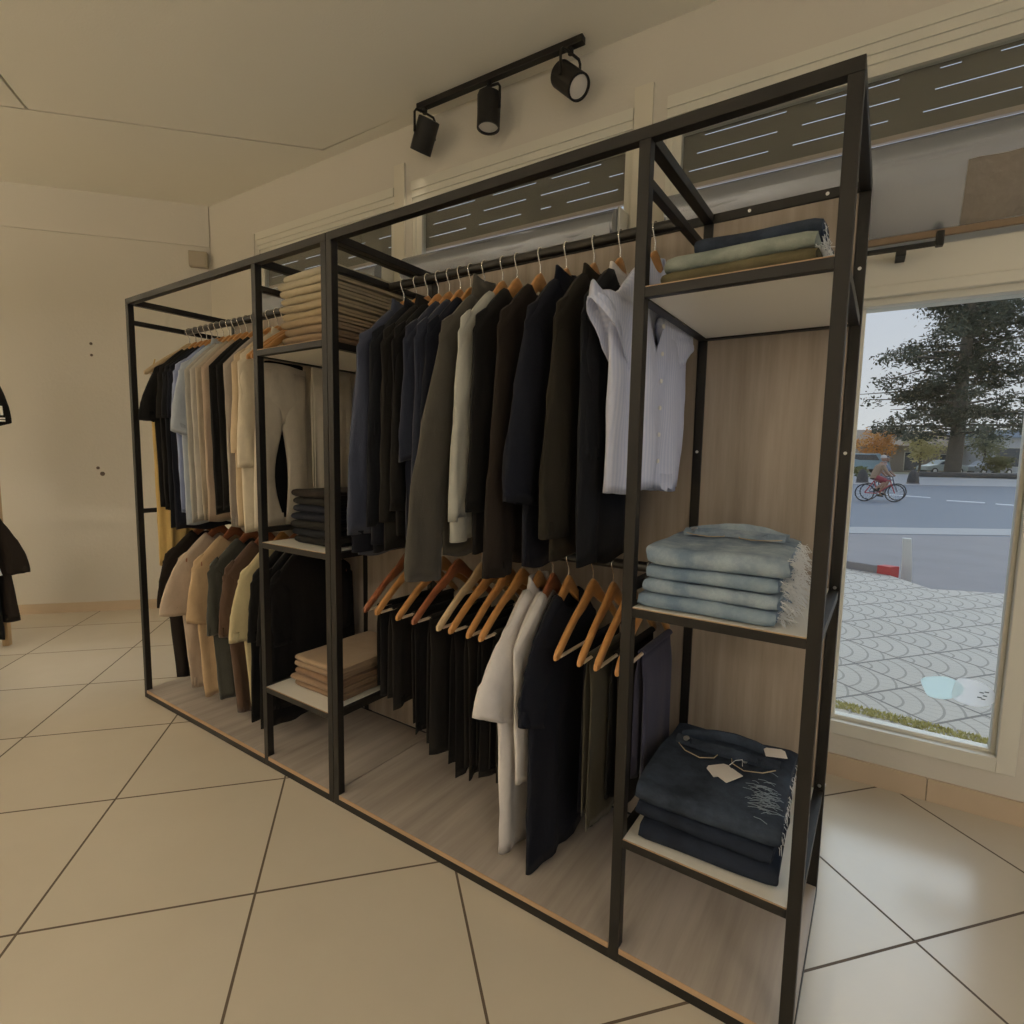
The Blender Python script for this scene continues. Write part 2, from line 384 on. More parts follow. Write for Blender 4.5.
# ------------------------------------------------------------------ track light
trk = thing('track_light', 'black ceiling track with three cylindrical spotlights beside the window wall', 'track light', (.872, 1.122, CZ - .002), TH * 1.1)
MB().box(-.012, -.018, -.032, .97, .018, 0).build('track', M_black, trk, bevel=.003)
M_lens = NT('spot_lens'); _c = M_lens.coord(); M_lens.set(Base_Color=(.50, .46, .40), Roughness=.25, Emission_Color=(1, .86, .66), Emission_Strength=.06); M_lens = M_lens.m
SPOTS = []
def spot(x, ax, rot_name):
    ax = Vector(ax).normalized(); c = Vector((x, 0, -.170))
    h = thing_part = empty('spot_head', c); h.parent = trk
    a = -ax * .082; b = ax * .082
    o = MB(); pts = [a, a + ax * .004, b - ax * .002, b, b, b - ax * .012]; rad = [.048, .058, .058, .0575, .049, .048]
    e1 = ax.orthogonal().normalized(); e2 = ax.cross(e1)
    o.loft([[p + (e1 * math.cos(2 * PI * i / 28) + e2 * math.sin(2 * PI * i / 28)) * r_ for i in range(28)] for p, r_ in zip(pts, rad)]).build('spot_body', M_black, h, smooth=True)
    MB().disc(b - ax * .0115, ax, .0485, .002, 24).build('lens', M_lens, h)
    side = ax.cross(Vector((0, 0, 1))); side = side.normalized() if side.length > .2 else Vector((1, 0, 0))
    for s in (-1, 1):
        MB().tube([side * s * .064, side * s * .064 + Vector((0, 0, .098)), side * s * .054 + Vector((0, 0, .114)), Vector((0, 0, .118))], .0065, 8).build('yoke_arm', M_black, h, smooth=True)
    MB().tube([(0, 0, .112), (0, 0, .142)], .013, 12).build('adapter', M_black, h)
    SPOTS.append((trk.location + c + b * 1.1, ax))
spot(.035, (-.45, .13, -.72), 0)
spot(.455, (.0, -.05, -1), 0)
spot(.905, (.70, -.22, -.69), 0)

# ------------------------------------------------------------------ the two rack units
W_ = .027
def bar(name, a, b, parent, m=None, w=W_, bevel=.0015):
    x0, y0, z0 = a; x1, y1, z1 = b
    return MB().box(x0, y0, z0, x1, y1, z1).build(name, m or M_black, parent, bevel=bevel)
def rack(label, X0, XM, X1, hang_first=True):
    """X0..X1 outside faces, XM centre of the inner post; depth .55, height 2.0"""
    D, H = .55, 2.0
    t = thing('clothes_rack', label, 'clothes rack', (0, 0, 0), 0, 'black steel and oak clothes racks')
    xm0 = XM - W_ / 2; xm1 = XM + W_ / 2
    for x in (X0, xm0, X1 - W_):
        bar('post', (x, 0, 0), (x + W_, W_, H - W_), t); bar('post', (x, D - W_, 0), (x + W_, D, H - W_), t)
    bar('top_rail', (X0, 0, H - W_), (X1, W_, H), t); bar('top_rail', (X0, D - W_, H - W_), (X1, D, H), t)
    for x in (X0, xm0, X1 - W_): bar('top_crossbar', (x, W_, H - W_), (x + W_, D - W_, H), t)
    for x in (X0, xm0):
        for z in (1.89, .97): bar('side_crossbar', (x + .003, W_, z - .011), (x + W_ - .003, D - W_, z + .011), t)
    for z in (1.89, .97):
        MB().tube([(X0 + W_ * .5, .27, z), (XM, .27, z)], .0150, 14).build('hanging_rail', M_rail, t, smooth=True)
    # plinth
    for (a, b) in (((X0 + W_, 0, .0), (xm0, W_, .026)), ((xm1, 0, 0), (X1 - W_, W_, .026)), ((X0 + W_, D - W_, 0), (xm0, D, .026)), ((xm1, D - W_, 0), (X1 - W_, D, .026)),
                   ((X0, W_, 0), (X0 + W_, D - W_, .026)), ((xm0, W_, 0), (xm1, D - W_, .026)), ((X1 - W_, W_, 0), (X1, D - W_, .026))):
        bar('plinth_bar', a, b, t)
    e = .001
    bb = MB(); c_ = W_ + e
    bb.box(X0 + c_, .001, .0265, xm0 - e, D - W_ - .008, .042).box(xm0 - e, c_, .0265, xm1 + e, D - W_ - .008, .042).box(xm1 + e, .001, .0265, X1 - c_, D - W_ - .008, .042)
    bb.box(X0 + .002, c_, .0265, X0 + c_, D - c_, .042).box(X1 - c_, c_, .0265, X1 - .002, D - c_, .042)
    bb.build('base_board', M_board, t)
    ed = MB().box(X0 + c_, -.0006, .0268, xm0 - e, .001, .0418).box(xm1 + e, -.0006, .0268, X1 - c_, .001, .0418); ed.build('edge_band', M_edge, t)
    MB().box(X0 + c_, D - .024, .043, xm0 - e, D - .008, H - W_ - e).box(xm1 + e, D - .024, .043, X1 - c_, D - .008, H - W_ - e).build('back_panel', M_panel, t)
    for z in (1.66, .925, .338):
        s = MB().box(xm1 + .0005, .022, z - .022, X1 - W_ - .0005, D - .026, z).box(xm1 + .0005, .0022, z - .0018, X1 - W_ - .0005, .022, z).build('shelf', M_shelf, t)
        s.data.materials.append(M_shelf)
        f = MB(); w = .02
        f.box(xm1, .0, z - .024, X1 - W_, .0215, z - .002).build('shelf_rim', M_black, s, bevel=.001)
        MB().box(xm1 + .0005, -.0006, z - .0022, X1 - W_ - .0005, .002, z - .0003).build('shelf_edge', M_edge, s)
        for (x0, x1) in ((xm0 + .004, xm1 + .001), (X1 - W_ - .001, X1 - .004)):
            MB().box(x0, W_, z - .026, x1, D - W_, z - .003).build('shelf_bracket', M_black, s)
        MB().box(xm1, D - .0455, z - .027, X1 - W_, D - .026, z - .0222).build('shelf_rim', M_black, s)
    for x in (X0, xm0, X1 - W_):
        for z in (.35, .93, 1.30, 1.78):
            MB().disc((x + W_ / 2, D - W_, z), (0, -1, 0), .0045, .002, 10).build('screw', M_screw, t)
    for z in (.35, .66, 1.30, 1.80):
        MB().disc((X1, D - W_ / 2, z), (1, 0, 0), .0045, .002, 10).build('screw', M_screw, t)
    for x in (X1 - .10, xm1 + .10):
        MB().disc((x, D - W_, H - W_ / 2), (0, -1, 0), .0045, .002, 10).build('screw', M_screw, t)
    return t
rack('black steel clothes rack with oak floor and three shelves, left unit nearest the bare wall', 0.0, 1.09, 1.5145)
rack('black steel clothes rack with oak back and three jeans shelves, right unit nearest the window', 1.5165, 2.613, 3.021)

# ------------------------------------------------------------------ hangers
HW = .222
def hanger_proto(m, barred, name, HW=.222):
    t = empty(name)
    # hook over the rail: local origin is the rail axis
    pts = []
    for i in range(13):
        a = math.radians(-30 + 240 * i / 12); pts.append((0, .0172 * math.cos(a), .0005 + .0172 * math.sin(a)))
    pts = [(0, p[1], p[2]) for p in pts]
    last = pts[-1]
    pts += [(0, -.008, -.022), (0, 0, -.034), (0, 0, -.080)]
    MB().tube(pts, .0020, 8).build('hook', M_hook, t, smooth=True)
    loops = []; n = 34
    for i in range(n + 1):
        y = lerp(-HW, HW, i / n); s = abs(y) / HW
        top = -.066 - .150 * (s ** 1.35) - .012 * sst(.06, .35, s)
        hgt = lerp(.052, .030, sst(0, .5, s)) * (1 if s < .93 else lerp(1, .55, (s - .93) / .07))
        if s < .22: top += .010 * (1 - s / .22)
        th = lerp(.0065, .0075, s) * (1 if s < .95 else .7)
        zb = top - hgt
        if .78 < s < .82: top -= .005
        x = .0
        loops.append([(x - th, y, zb + .004), (x - th * .6, y, zb), (x + th * .6, y, zb), (x + th, y, zb + .004), (x + th, y, top - .004), (x + th * .6, y, top), (x - th * .6, y, top), (x - th, y, top - .004)])
    MB().loft(loops).build('shoulder_bar', m, t, smooth=True)
    if barred:
        MB().tube([(.004, -HW + .022, -.238), (.004, HW - .022, -.238)], .0048, 10).build('trouser_bar', M_bar, t, smooth=True)
    return t
HP = {}
def short(w):
    w = w.split()[:12]
    while w[-1] in ('the', 'of', 'at', 'in', 'left', 'lower', 'and', 'by', 'beside', 'a', 'low', 'on', 'upper'): w.pop()
    return ' '.join(w).rstrip(',')
used = {}
def hanger(kind, x, z, what, rot=0, y=.27, group='wooden hangers on the rails', wide=False):
    kind += 'w' if wide else ''
    if kind not in HP:
        HP[kind] = hanger_proto({'l': M_hang, 'r': M_hang2, 'p': M_hang3}[kind[0]], wide, 'clothes_hanger', .222 if wide else HG)
        o = HP[kind]
    else:
        o = copy_tree(HP[kind])
    o.location = (x, y, z); o.rotation_euler.z = rot
    tag(o, 'wooden hanger of the ' + short(what), 'clothes hanger', group)
    return o

# ------------------------------------------------------------------ garments (local origin = rail axis; y across, x thickness, z down)
HG = .182
def hang_top(y):
    s = min(1, abs(y) / HG)
    return -.066 - .150 * (s ** 1.35) - .012 * sst(.06, .35, s) - max(0, abs(y) - HG) * 1.1
def body_mb(w0, w1, zhem, t=.02, neck=.07, zneck=-.125, ztip=-.225, amp=.006, kf=5, seed=0, flat=1.0, dip=.06, hemcurve=0.0, waist=0.0):
    nu, nv = 56, 22; loops = []
    ph = seed * 1.7
    def ring(v, ins=0.0, dz=0.0, top=False):
        L = []
        for i in range(nu):
            a = 2 * PI * i / nu; ca, sa = math.cos(a), math.sin(a)
            cy = math.copysign(abs(ca) ** .75, ca); sx = math.copysign(abs(sa) ** .8, sa)
            w = lerp(w0, w1, v) - waist * math.sin(PI * clamp((v - .15) / .7)) - ins
            y = w * cy; y0 = w0 * cy; s = abs(y0)
            if zneck < -.2:
                if s > neck: zt = lerp(zneck, ztip, (s - neck) / (w0 - neck)) - .012 * sst(.8, 1, s / w0)
                else: zt = zneck - (dip if sx > 0 else .012) * (1 - (s / neck) ** 2)
            elif s > neck: zt = hang_top(s) + .009
            else: zt = hang_top(neck) + .009 - (dip if sx > 0 else .006) * (1 - (s / neck) ** 2)
            zh = zhem + .008 * math.sin(kf * 1.3 * cy + ph) + hemcurve * cy * cy
            z = lerp(zt, zh, v)
            tv = max(.004, lerp(.0165, max(t, .0165), sst(0, .35, v)) - ins * .3)
            f = amp * sst(.05, .9, v)
            x = tv * sx + f * math.sin(kf * cy * 1.6 + ph + 1.2 * v) + f * .5 * math.sin(kf * 2.7 * cy + ph * 2 - 2 * v) + (.005 * nz(cy * 3 + seed, sx * 2, z * 7 + seed) + .003 * nz(cy * 7 + z * 6 + seed, sx * 2, z * 13 - seed)) * sst(0, .2, v)
            if top and s > neck * .95: x *= .02; z += .007
            L.append((x, y + .004 * nz(z * 8, seed, 1.0) * v, z + dz))
        return L
    loops.append(ring(0, top=True))
    for j in range(nv): loops.append(ring((j / (nv - 1)) ** 1.15))
    loops.append(ring(1.0, .006, .004)); loops.append(ring(1.0, .012, .05))
    return MB().loft(loops, False, True)
def sleeve_mb(side, w0, ztop, zend, out, wid_top, wid_end, th=.02, skew=.0, seed=0, x0=0.0, gather=0.0, xo=0.0):
    """hangs from the shoulder tip; outer edge swings 'out' beyond it"""
    nu, nv = 26, 18; loops = []
    def ring(v, ins=0.0, dz=0.0):
        yo = w0 - .012 + (out + .012) * sst(0, 1, v ** .75)
        z0 = lerp(ztop + .012, zend, v)
        wd = lerp(wid_top * .35, wid_top, sst(0, .22, v)) if v < .22 else lerp(wid_top, wid_end, (v - .22) / .78)
        if gather and v > .86: wd *= lerp(1, 1 - gather, (v - .86) / .14)
        yc = yo - wd; L = []
        tt = lerp(.008, th, sst(0, .3, v))
        if gather and v > .86: tt *= lerp(1, .75, (v - .86) / .14)
        for i in range(nu):
            a = 2 * PI * i / nu; ca, sa = math.cos(a), math.sin(a)
            y = yc + (wd - ins) * ca
            x = x0 + xo * v + (tt - ins * .4) * sa + .004 * math.sin(5 * ca + seed + 6 * v) * v + (.006 * nz(ca * 2 + seed, v * 7, sa) + .003 * nz(ca * 4 - seed, v * 16, sa)) * sst(0, .4, v)
            z = z0 + skew * ca * v + .004 * nz(v * 6, ca * 3, seed) + dz
            if v < .25: z = z + (.02 * (1 - v / .25)) * (-ca * .9)
            L.append((x, side * y, z))
        return L
    for j in range(nv): loops.append(ring(j / (nv - 1)))
    loops.append(ring(1, .004, .002)); loops.append(ring(1, .010, .045))
    return MB().loft(loops, True, True)
def collar_mb(neck, z, h, t=.013, lean=.006, point=0.0, open_=False):
    n = 30; outer = []; L = []
    for j, (k, dz) in enumerate(((1.0, -.016), (1.02, 0), (1.0 - lean / neck, h * .6), (.96 - lean / neck, h))):
        ring = []
        for i in range(n):
            a = 2 * PI * i / n
            y = neck * k * math.cos(a); x = (t + .004) * math.sin(a) * (1.15 if j < 2 else .95)
            dd = -.055 * max(0, math.sin(a)) ** 2 * (1 if open_ else .35)
            zz = z + dz + dd - (point * max(0, math.sin(a)) if j >= 2 else 0)
            ring.append((x, y, zz))
        L.append(ring)
    L2 = [[(x * .8, y * .95, z_) for x, y, z_ in ring] for ring in reversed(L)]
    return MB().loft(L + L2, False, False)

def garment(name, label, cat, x, zr, m, w=.22, wh=.20, hem=-.9, sl=None, t=.02, rot=0, yoff=0.0, amp=.006, kf=5, seed=0, collar=None, group=None, dip=.05, hemcurve=0.0, waist=0.0,
            cuff=None, trim=None, ztip=-.222, back_sleeve=True, buttons=0, mcollar=None, right_out=False):
    g = thing(name, label, cat, (x, .27 + yoff, zr), rot, group)
    body_mb(w, wh, hem, t, amp=amp, kf=kf, seed=seed, dip=dip, hemcurve=hemcurve, waist=waist, ztip=ztip).build('body', m, g, smooth='all')
    if sl:
        for side in ((-1, 1) if back_sleeve else (-1,)):
            d = dict(zend=-.48, out=.05, wid_top=.075, wid_end=.065, th=.019, skew=.0, gather=0.0, xo=0.0); d.update(sl)
            if side == 1 and not right_out: d['out'] = min(d['out'], .035); d['skew'] *= .6
            ze = d.pop('zend')
            sleeve_mb(side, w, ztip + .012, ze, seed=seed + side, **d).build('sleeve', m, g, smooth='all')
            if cuff:
                yo = w + d['out']; wd = d['wid_end'] * (1 - d['gather'])
                L = []
                for k, (dz, s_) in enumerate(((.012, 1.06), (.0, 1.0), (-.03, .97), (-.062, 1.0), (-.064, .9), (-.02, .85))):
                    L.append([(d['xo'] + .016 * s_ * math.sin(2 * PI * i / 22) + .0015 * math.cos(11 * PI * i / 5.5), side * (yo - d['wid_end'] + wd * 1.04 * s_ * math.cos(2 * PI * i / 22)), ze + dz) for i in range(22)])
                MB().loft(L, False, True).build('cuff', cuff, g, smooth='all')
    if collar:
        kw = dict(h=.04); kw.update(collar); collar_mb(.066, hang_top(.066) + .004, **kw).build('collar', mcollar or m, g, smooth='all')
    if buttons:
        mb = MB()
        for k in range(buttons):
            z = lerp(-.26, hem + .08, k / max(1, buttons - 1)); 
            MB().disc((t + .006, .0, z), (1, 0, 0), .006, .003, 12).build('button', MATS['white_card'], g)
    return g
def trousers(label, x, zr, m, y0=-.15, y1=.15, hem=-.7, t=.024, seed=0, rot=0, group=None, kf=4, amp=.006, cat='trousers', name='trousers', taper=.0):
    """folded over the hanger bar: two layers hanging from the bar"""
    g = thing(name, label, cat, (x, .27, zr), rot, group)
    def panel(sgn, hem_, nm, w_s):
        nu, nv = 40, 20; loops = []
        yc = (y0 + y1) / 2; hw = (y1 - y0) / 2
        def ring(v, ins=0.0, dz=0.0):
            L = []
            for i in range(nu):
                a = 2 * PI * i / nu; ca, sa = math.cos(a), math.sin(a)
                cy = math.copysign(abs(ca) ** .8, ca)
                w = hw * w_s * (1 - taper * v) - ins
                y = yc + w * cy
                tv = t * .42 * lerp(.55, 1, sst(0, .2, v)) - ins * .3
                off = sgn * lerp(.0062, t * .55, sst(0, .25, v))
                x = off + tv * sa + amp * v * math.sin(kf * cy + seed + sgn) + amp * .5 * sst(.1, 1, v) * math.sin(kf * 2.3 * cy + seed * 2)
                z = lerp(-.2375, hem_ + .008 * math.sin(3 * cy + seed), v) + dz + (.012 * (1 - abs(sa)) * sgn * 0)
                L.append((x, y, z))
            return L
        for j in range(nv): loops.append(ring(j / (nv - 1)))
        loops.append(ring(1, .005, .003)); loops.append(ring(1, .008, .035))
        MB().loft(loops, True, True).build(nm, m, g, smooth='all')
    panel(1, hem, 'leg', 1.0); panel(-1, hem + .03, 'leg', .94)
    # the fold over the bar
    L = []
    for i in range(15):
        a = PI * i / 14
        ro, ri = .0115, .0056
        L.append([(.004 * 0 + ro * math.cos(a), y0 + .004, -.2385 + ro * math.sin(a)), (ro * math.cos(a), y1 - .004, -.2385 + ro * math.sin(a)), (ri * math.cos(a), y1 - .004, -.2385 + ri * math.sin(a)), (ri * math.cos(a), y0 + .004, -.2385 + ri * math.sin(a))])
    MB().loft([[(p[0] + .004, p[1], p[2]) for p in l] for l in L]).build('fold', m, g, smooth=True)
    return g

F = lambda n, r, g, b, **k: fabric(n, lin(r, g, b), **k)
f_black = F('black_cotton', 26, 25, 25); f_black2 = F('washed_black_cotton', 36, 34, 32); f_ink = F('ink_wool', 30, 32, 38)
f_navy = F('navy_cotton', 38, 42, 56); f_navy2 = F('dark_navy_wool', 27, 30, 42); f_midn = F('midnight_blue_nylon', 54, 59, 76, rough=.55, bump=.5)
f_peri = F('periwinkle_cotton', 140, 150, 182); f_sky = F('pale_blue_linen', 172, 180, 190); f_grey = F('mid_grey_jersey', 156, 152, 144); f_lgrey = F('light_grey_jersey', 172, 166, 156)
f_greige = F('greige_jersey', 160, 148, 130); f_tan = F('tan_jersey', 170, 150, 130); f_mgrey = F('stone_grey_cotton', 158, 148, 138)
f_beige = F('beige_linen', 196, 176, 146); f_cream = F('cream_cotton', 214, 202, 178); f_pale = F('pale_grey_twill', 196, 186, 168); f_pale2 = F('silver_grey_twill', 204, 196, 180)
f_must = F('mustard_viscose', 204, 172, 108); f_dusty = F('dusty_beige_jersey', 186, 168, 148); f_peach = F('peach_tan_jersey', 190, 162, 126); f_olive = F('dark_green_knit', 60, 60, 54)
f_brown = F('dark_brown_knit', 82, 64, 52); f_sand = F('sand_cotton', 196, 182, 142); f_coat = F('charcoal_olive_wool', 70, 67, 61); f_heather = F('heather_grey_knit', 168, 167, 158)
f_bbrown = F('black_brown_wool', 42, 35, 31); f_obrown = F('dark_olive_brown_wool', 44, 40, 33); f_white = F('white_cotton', 218, 212, 208); f_olive2 = F('olive_twill', 64, 60, 48)
f_purple = F('ink_navy_twill', 54, 54, 72)
f_stripe = striped('blue_white_striped_cotton', lin(190, 197, 222), lin(206, 210, 230))

GU_L, GL_L = 'clothes on the upper rail of the left rack', 'clothes on the lower rail of the left rack'
GU_R, GL_R = 'clothes on the upper rail of the right rack', 'clothes on the lower rail of the right rack'
UP, LO = 1.89, .97
# ---- left rack, upper rail
hanger('p', .05, UP, 'mustard slip dress nearest the bare wall', rot=.0, wide=True)
g = thing('slip_dress', 'mustard yellow slip dress nearest the bare wall, mostly behind black tees', 'dress', (.05, .175, UP), 0, GU_L)
body_mb(.105, .095, -1.20, .02, neck=.05, zneck=-.36, ztip=-.30, amp=.009, kf=6, seed=3, dip=.05).build('body', f_must, g, smooth='all')
for s in (-1, 1): MB().tube([(0, s * .075, -.165), (.0, s * .085, -.20), (0, s * .092, -.33)], .003, 6).build('strap', f_must, g, smooth=True)
MB().box(.006, -.105, -.30, .009, -.045, -.255).build('paper_label', M_white, g)
LU = [  # x, word, name, material, hem(abs), sleeve, extra
 (.115, 'black tee with its sleeve sticking out towards the left post', 't_shirt', f_black, .985, dict(zend=-.475, out=.068, wid_top=.082, wid_end=.066, skew=.004), {}),
 (.170, 'washed black tee behind the black tee with the spread sleeve', 't_shirt', f_black2, .985, dict(zend=-.46, out=.012, wid_top=.07, wid_end=.06), {}),
 (.222, 'ink dark tee hanging long beside the washed black tee', 't_shirt', f_ink, .905, dict(zend=-.46, out=.012, wid_top=.07, wid_end=.06), {}),
 (.272, 'navy tee beside the periwinkle shirt, hem lower than its neighbours', 't_shirt', f_navy2, .89, dict(zend=-.46, out=.01, wid_top=.07, wid_end=.06), {}),
 (.325, 'periwinkle blue shirt between navy tee and pale blue shirt', 'shirt', f_peri, .975, dict(zend=-.47, out=.016, wid_top=.07, wid_end=.06), {}),
 (.378, 'pale blue-grey shirt with wide short sleeve, left rack upper rail', 'shirt', f_sky, .93, dict(zend=-.55, out=.045, wid_top=.085, wid_end=.080, skew=.026), dict(collar=dict(h=.04))),
 (.432, 'mid grey tee right behind the pale blue-grey shirt', 't_shirt', f_grey, .945, None, {}),
 (.482, 'light grey tee between the mid grey and greige tees', 't_shirt', f_lgrey, .955, None, {}),
 (.530, 'greige tee beside the tan tee', 't_shirt', f_greige, .955, None, {}),
 (.582, 'tan tee between greige tee and black blouse', 't_shirt', f_tan, .965, None, {}),
 (.645, 'plain black blouse next to the tan tee', 'blouse', f_black, .995, None, {}),
 (.705, 'second plain black blouse, before the stone grey top', 'blouse', f_black, 1.01, None, {}),
 (.762, 'stone grey top whose hem shows below the black blouses', 'top', f_mgrey, .95, None, {}),
 (.825, 'beige linen blouse between the stone grey top and cream shirt', 'blouse', f_beige, .965, dict(zend=-.62, out=.012, wid_top=.07, wid_end=.06), {}),
 (.872, 'cream long shirt beside the left rack inner post', 'shirt', f_cream, .93, dict(zend=-.68, out=.012, wid_top=.07, wid_end=.062), dict(collar=dict(h=.035))),
]
for k, (x, wd, nm, m, hem, sl, ex) in enumerate(LU):
    hanger('l', x, UP, wd, rot=R.uniform(-.02, .02))
    garment(nm, wd, nm.replace('_', ' '), x, UP, m, w=.215, wh=.205, hem=hem - UP, sl=sl, t=.016, seed=k + 1, group=GU_L, amp=.004, dip=.045, **ex)
# pale trousers clipped by the waist, legs apart
def waist_trousers(label, x, zr, m, yc, hw, zw, zcr, hem, gap, group, seed=0, t=.02):
    g = thing('trousers', label, 'trousers', (x, .27, zr), 0, group)
    nu = 40
    def ring(y0, y1, z0, v, tt, sd, dz=0.0, ins=0):
        L = []
        for i in range(nu):
            a = 2 * PI * i / nu; ca, sa = math.cos(a), math.sin(a); cy = math.copysign(abs(ca) ** .8, ca)
            y = lerp(y0, y1, (cy + 1) / 2) * 1.0
            ya = (y - yc) / hw; g_ = sst(zw, hem, z0)
            L.append(((tt - ins) * sa + .008 * g_ * math.sin(3 * ya + seed) + .006 * nz(ya * 2 + seed, z0 * 5, 1) + .005 * g_ * math.sin(9 * ya + seed), y - ins * cy, z0 + dz + .006 * math.sin(2.5 * ya + seed)))
        return L
    loops = [ring(yc - hw, yc + hw, lerp(zw, zcr, k / 9), k / 9, lerp(.012, t, min(1, k / 5)) * (1 - .45 * max(0, k - 6) / 3), seed) for k in range(10)]
    MB().loft(loops, False, True).build('waist_and_hips', m, g, smooth='all')
    for s in (-1, 1):
        loops = []
        for k in range(17):
            v = k / 16; z = lerp(zw - .02, hem, v)
            g2 = clamp((zcr - z) / (zcr - hem))
            yi = yc + s * (-.004 + (gap * math.sin(PI * clamp(g2 * .96)) * .6 if s < 0 else gap * .35 * math.sin(PI * clamp(g2 * .96))))
            yo = yc + s * (hw - .001 + (.012 if s < 0 else .02) * g2)
            loops.append(ring(min(yi, yo), max(yi, yo), z, v, lerp(.0125, t, min(1, v * 4)), seed + s))
        loops.append(ring(min(yi, yo), max(yi, yo), hem, 1, t, seed + s, .004, .005)); loops.append(ring(min(yi, yo), max(yi, yo), hem, 1, t, seed + s, .05, .008))
        MB().loft(loops, True, True).build('leg', m, g, smooth='all')
    MB().loft([[(p[0] * 1.06 + .0, yc + (p[1] - yc) * 1.012, p[2] + dz) for p in ring(yc - hw, yc + hw, zw, 0, .0125, seed)] for dz in (-.035, .004)], False, False).build('waistband', m, g, smooth='all')
    return g
hanger('l', 1.028, UP, 'silver-grey pleated trousers beside the left rack inner post', wide=True)
trousers('silver-grey pleated trousers beside the pale trousers with parted legs', 1.028, UP, f_pale2, y0=.02, y1=.225, hem=-.93, t=.03, seed=5, group=GU_L, kf=9, amp=.008)
hanger('l', .952, UP, 'black trousers seen through the parted pale legs', wide=True)
trousers('black trousers seen only through the gap of the parted pale legs', .952, UP, f_black, y0=-.15, y1=.03, hem=-.90, t=.016, seed=15, group=GU_L, kf=4, amp=.003)
hanger('l', .985, UP, 'pale trousers with parted legs', wide=True)
waist_trousers('pale grey-white trousers with parted legs, seen under the beige folded stack', .985, UP, f_pale, -.095, .118, -.262, -.50, -.925, .075, GU_L, 2)
# ---- left rack, lower rail
LL = [
 (.135, 'black dress with elbow sleeve at the left end of the lower rail', 'dress', f_bbrown, .10, dict(zend=-.49, out=.035, wid_top=.065, wid_end=.05, skew=.01), 'r'),
 (.275, 'dusty beige tee dress, second on the lower left rail', 'dress', f_dusty, .085, dict(zend=-.50, out=.085, wid_top=.085, wid_end=.088, skew=.014), 'r'),
 (.420, 'peach-tan tee dress, beside the dusty beige one', 'dress', f_peach, .08, dict(zend=-.52, out=.03, wid_top=.075, wid_end=.06, skew=.014), 'r'),
 (.565, 'dark green-black knit dress between peach and brown ones', 'dress', f_olive, .10, dict(zend=-.545, out=.01, wid_top=.055, wid_end=.04, skew=.0), 'r'),
 (.695, 'dark brown knit dress left of the sand-coloured shirt dress', 'dress', f_brown, .07, dict(zend=-.53, out=.025, wid_top=.06, wid_end=.045, skew=.01), 'r'),
 (.820, 'sand-coloured shirt dress with wide short sleeve on the lower rail', 'dress', f_sand, .10, dict(zend=-.52, out=.05, wid_top=.085, wid_end=.085, skew=.006), 'l'),
 (.915, 'black dress just right of the sand-coloured shirt dress', 'dress', f_black, .12, dict(zend=-.50, out=.02, wid_top=.06, wid_end=.05), 'r'),
 (.985, 'wide black dress above the low brown folded stack', 'dress', f_black, .10, dict(zend=-.50, out=.02, wid_top=.06, wid_end=.05), 'r'),
 (1.045, 'black dress at the right end of the lower left rail', 'dress', f_black, .20, dict(zend=-.50, out=.0, wid_top=.06, wid_end=.05), 'r'),
]
for k, (x, wd, nm, m, hem, sl, hk) in enumerate(LL):
    hanger(hk, x, LO, wd, rot=R.uniform(-.03, .03))
    garment(nm, wd, nm, x, LO, m, w=.215, wh=.225 if x > .9 else .17, hem=hem - LO, sl=sl, t=.024 if x < .9 else .018, seed=k + 31, group=GL_L, amp=.010 if x < .9 else .006, kf=6, dip=.04)

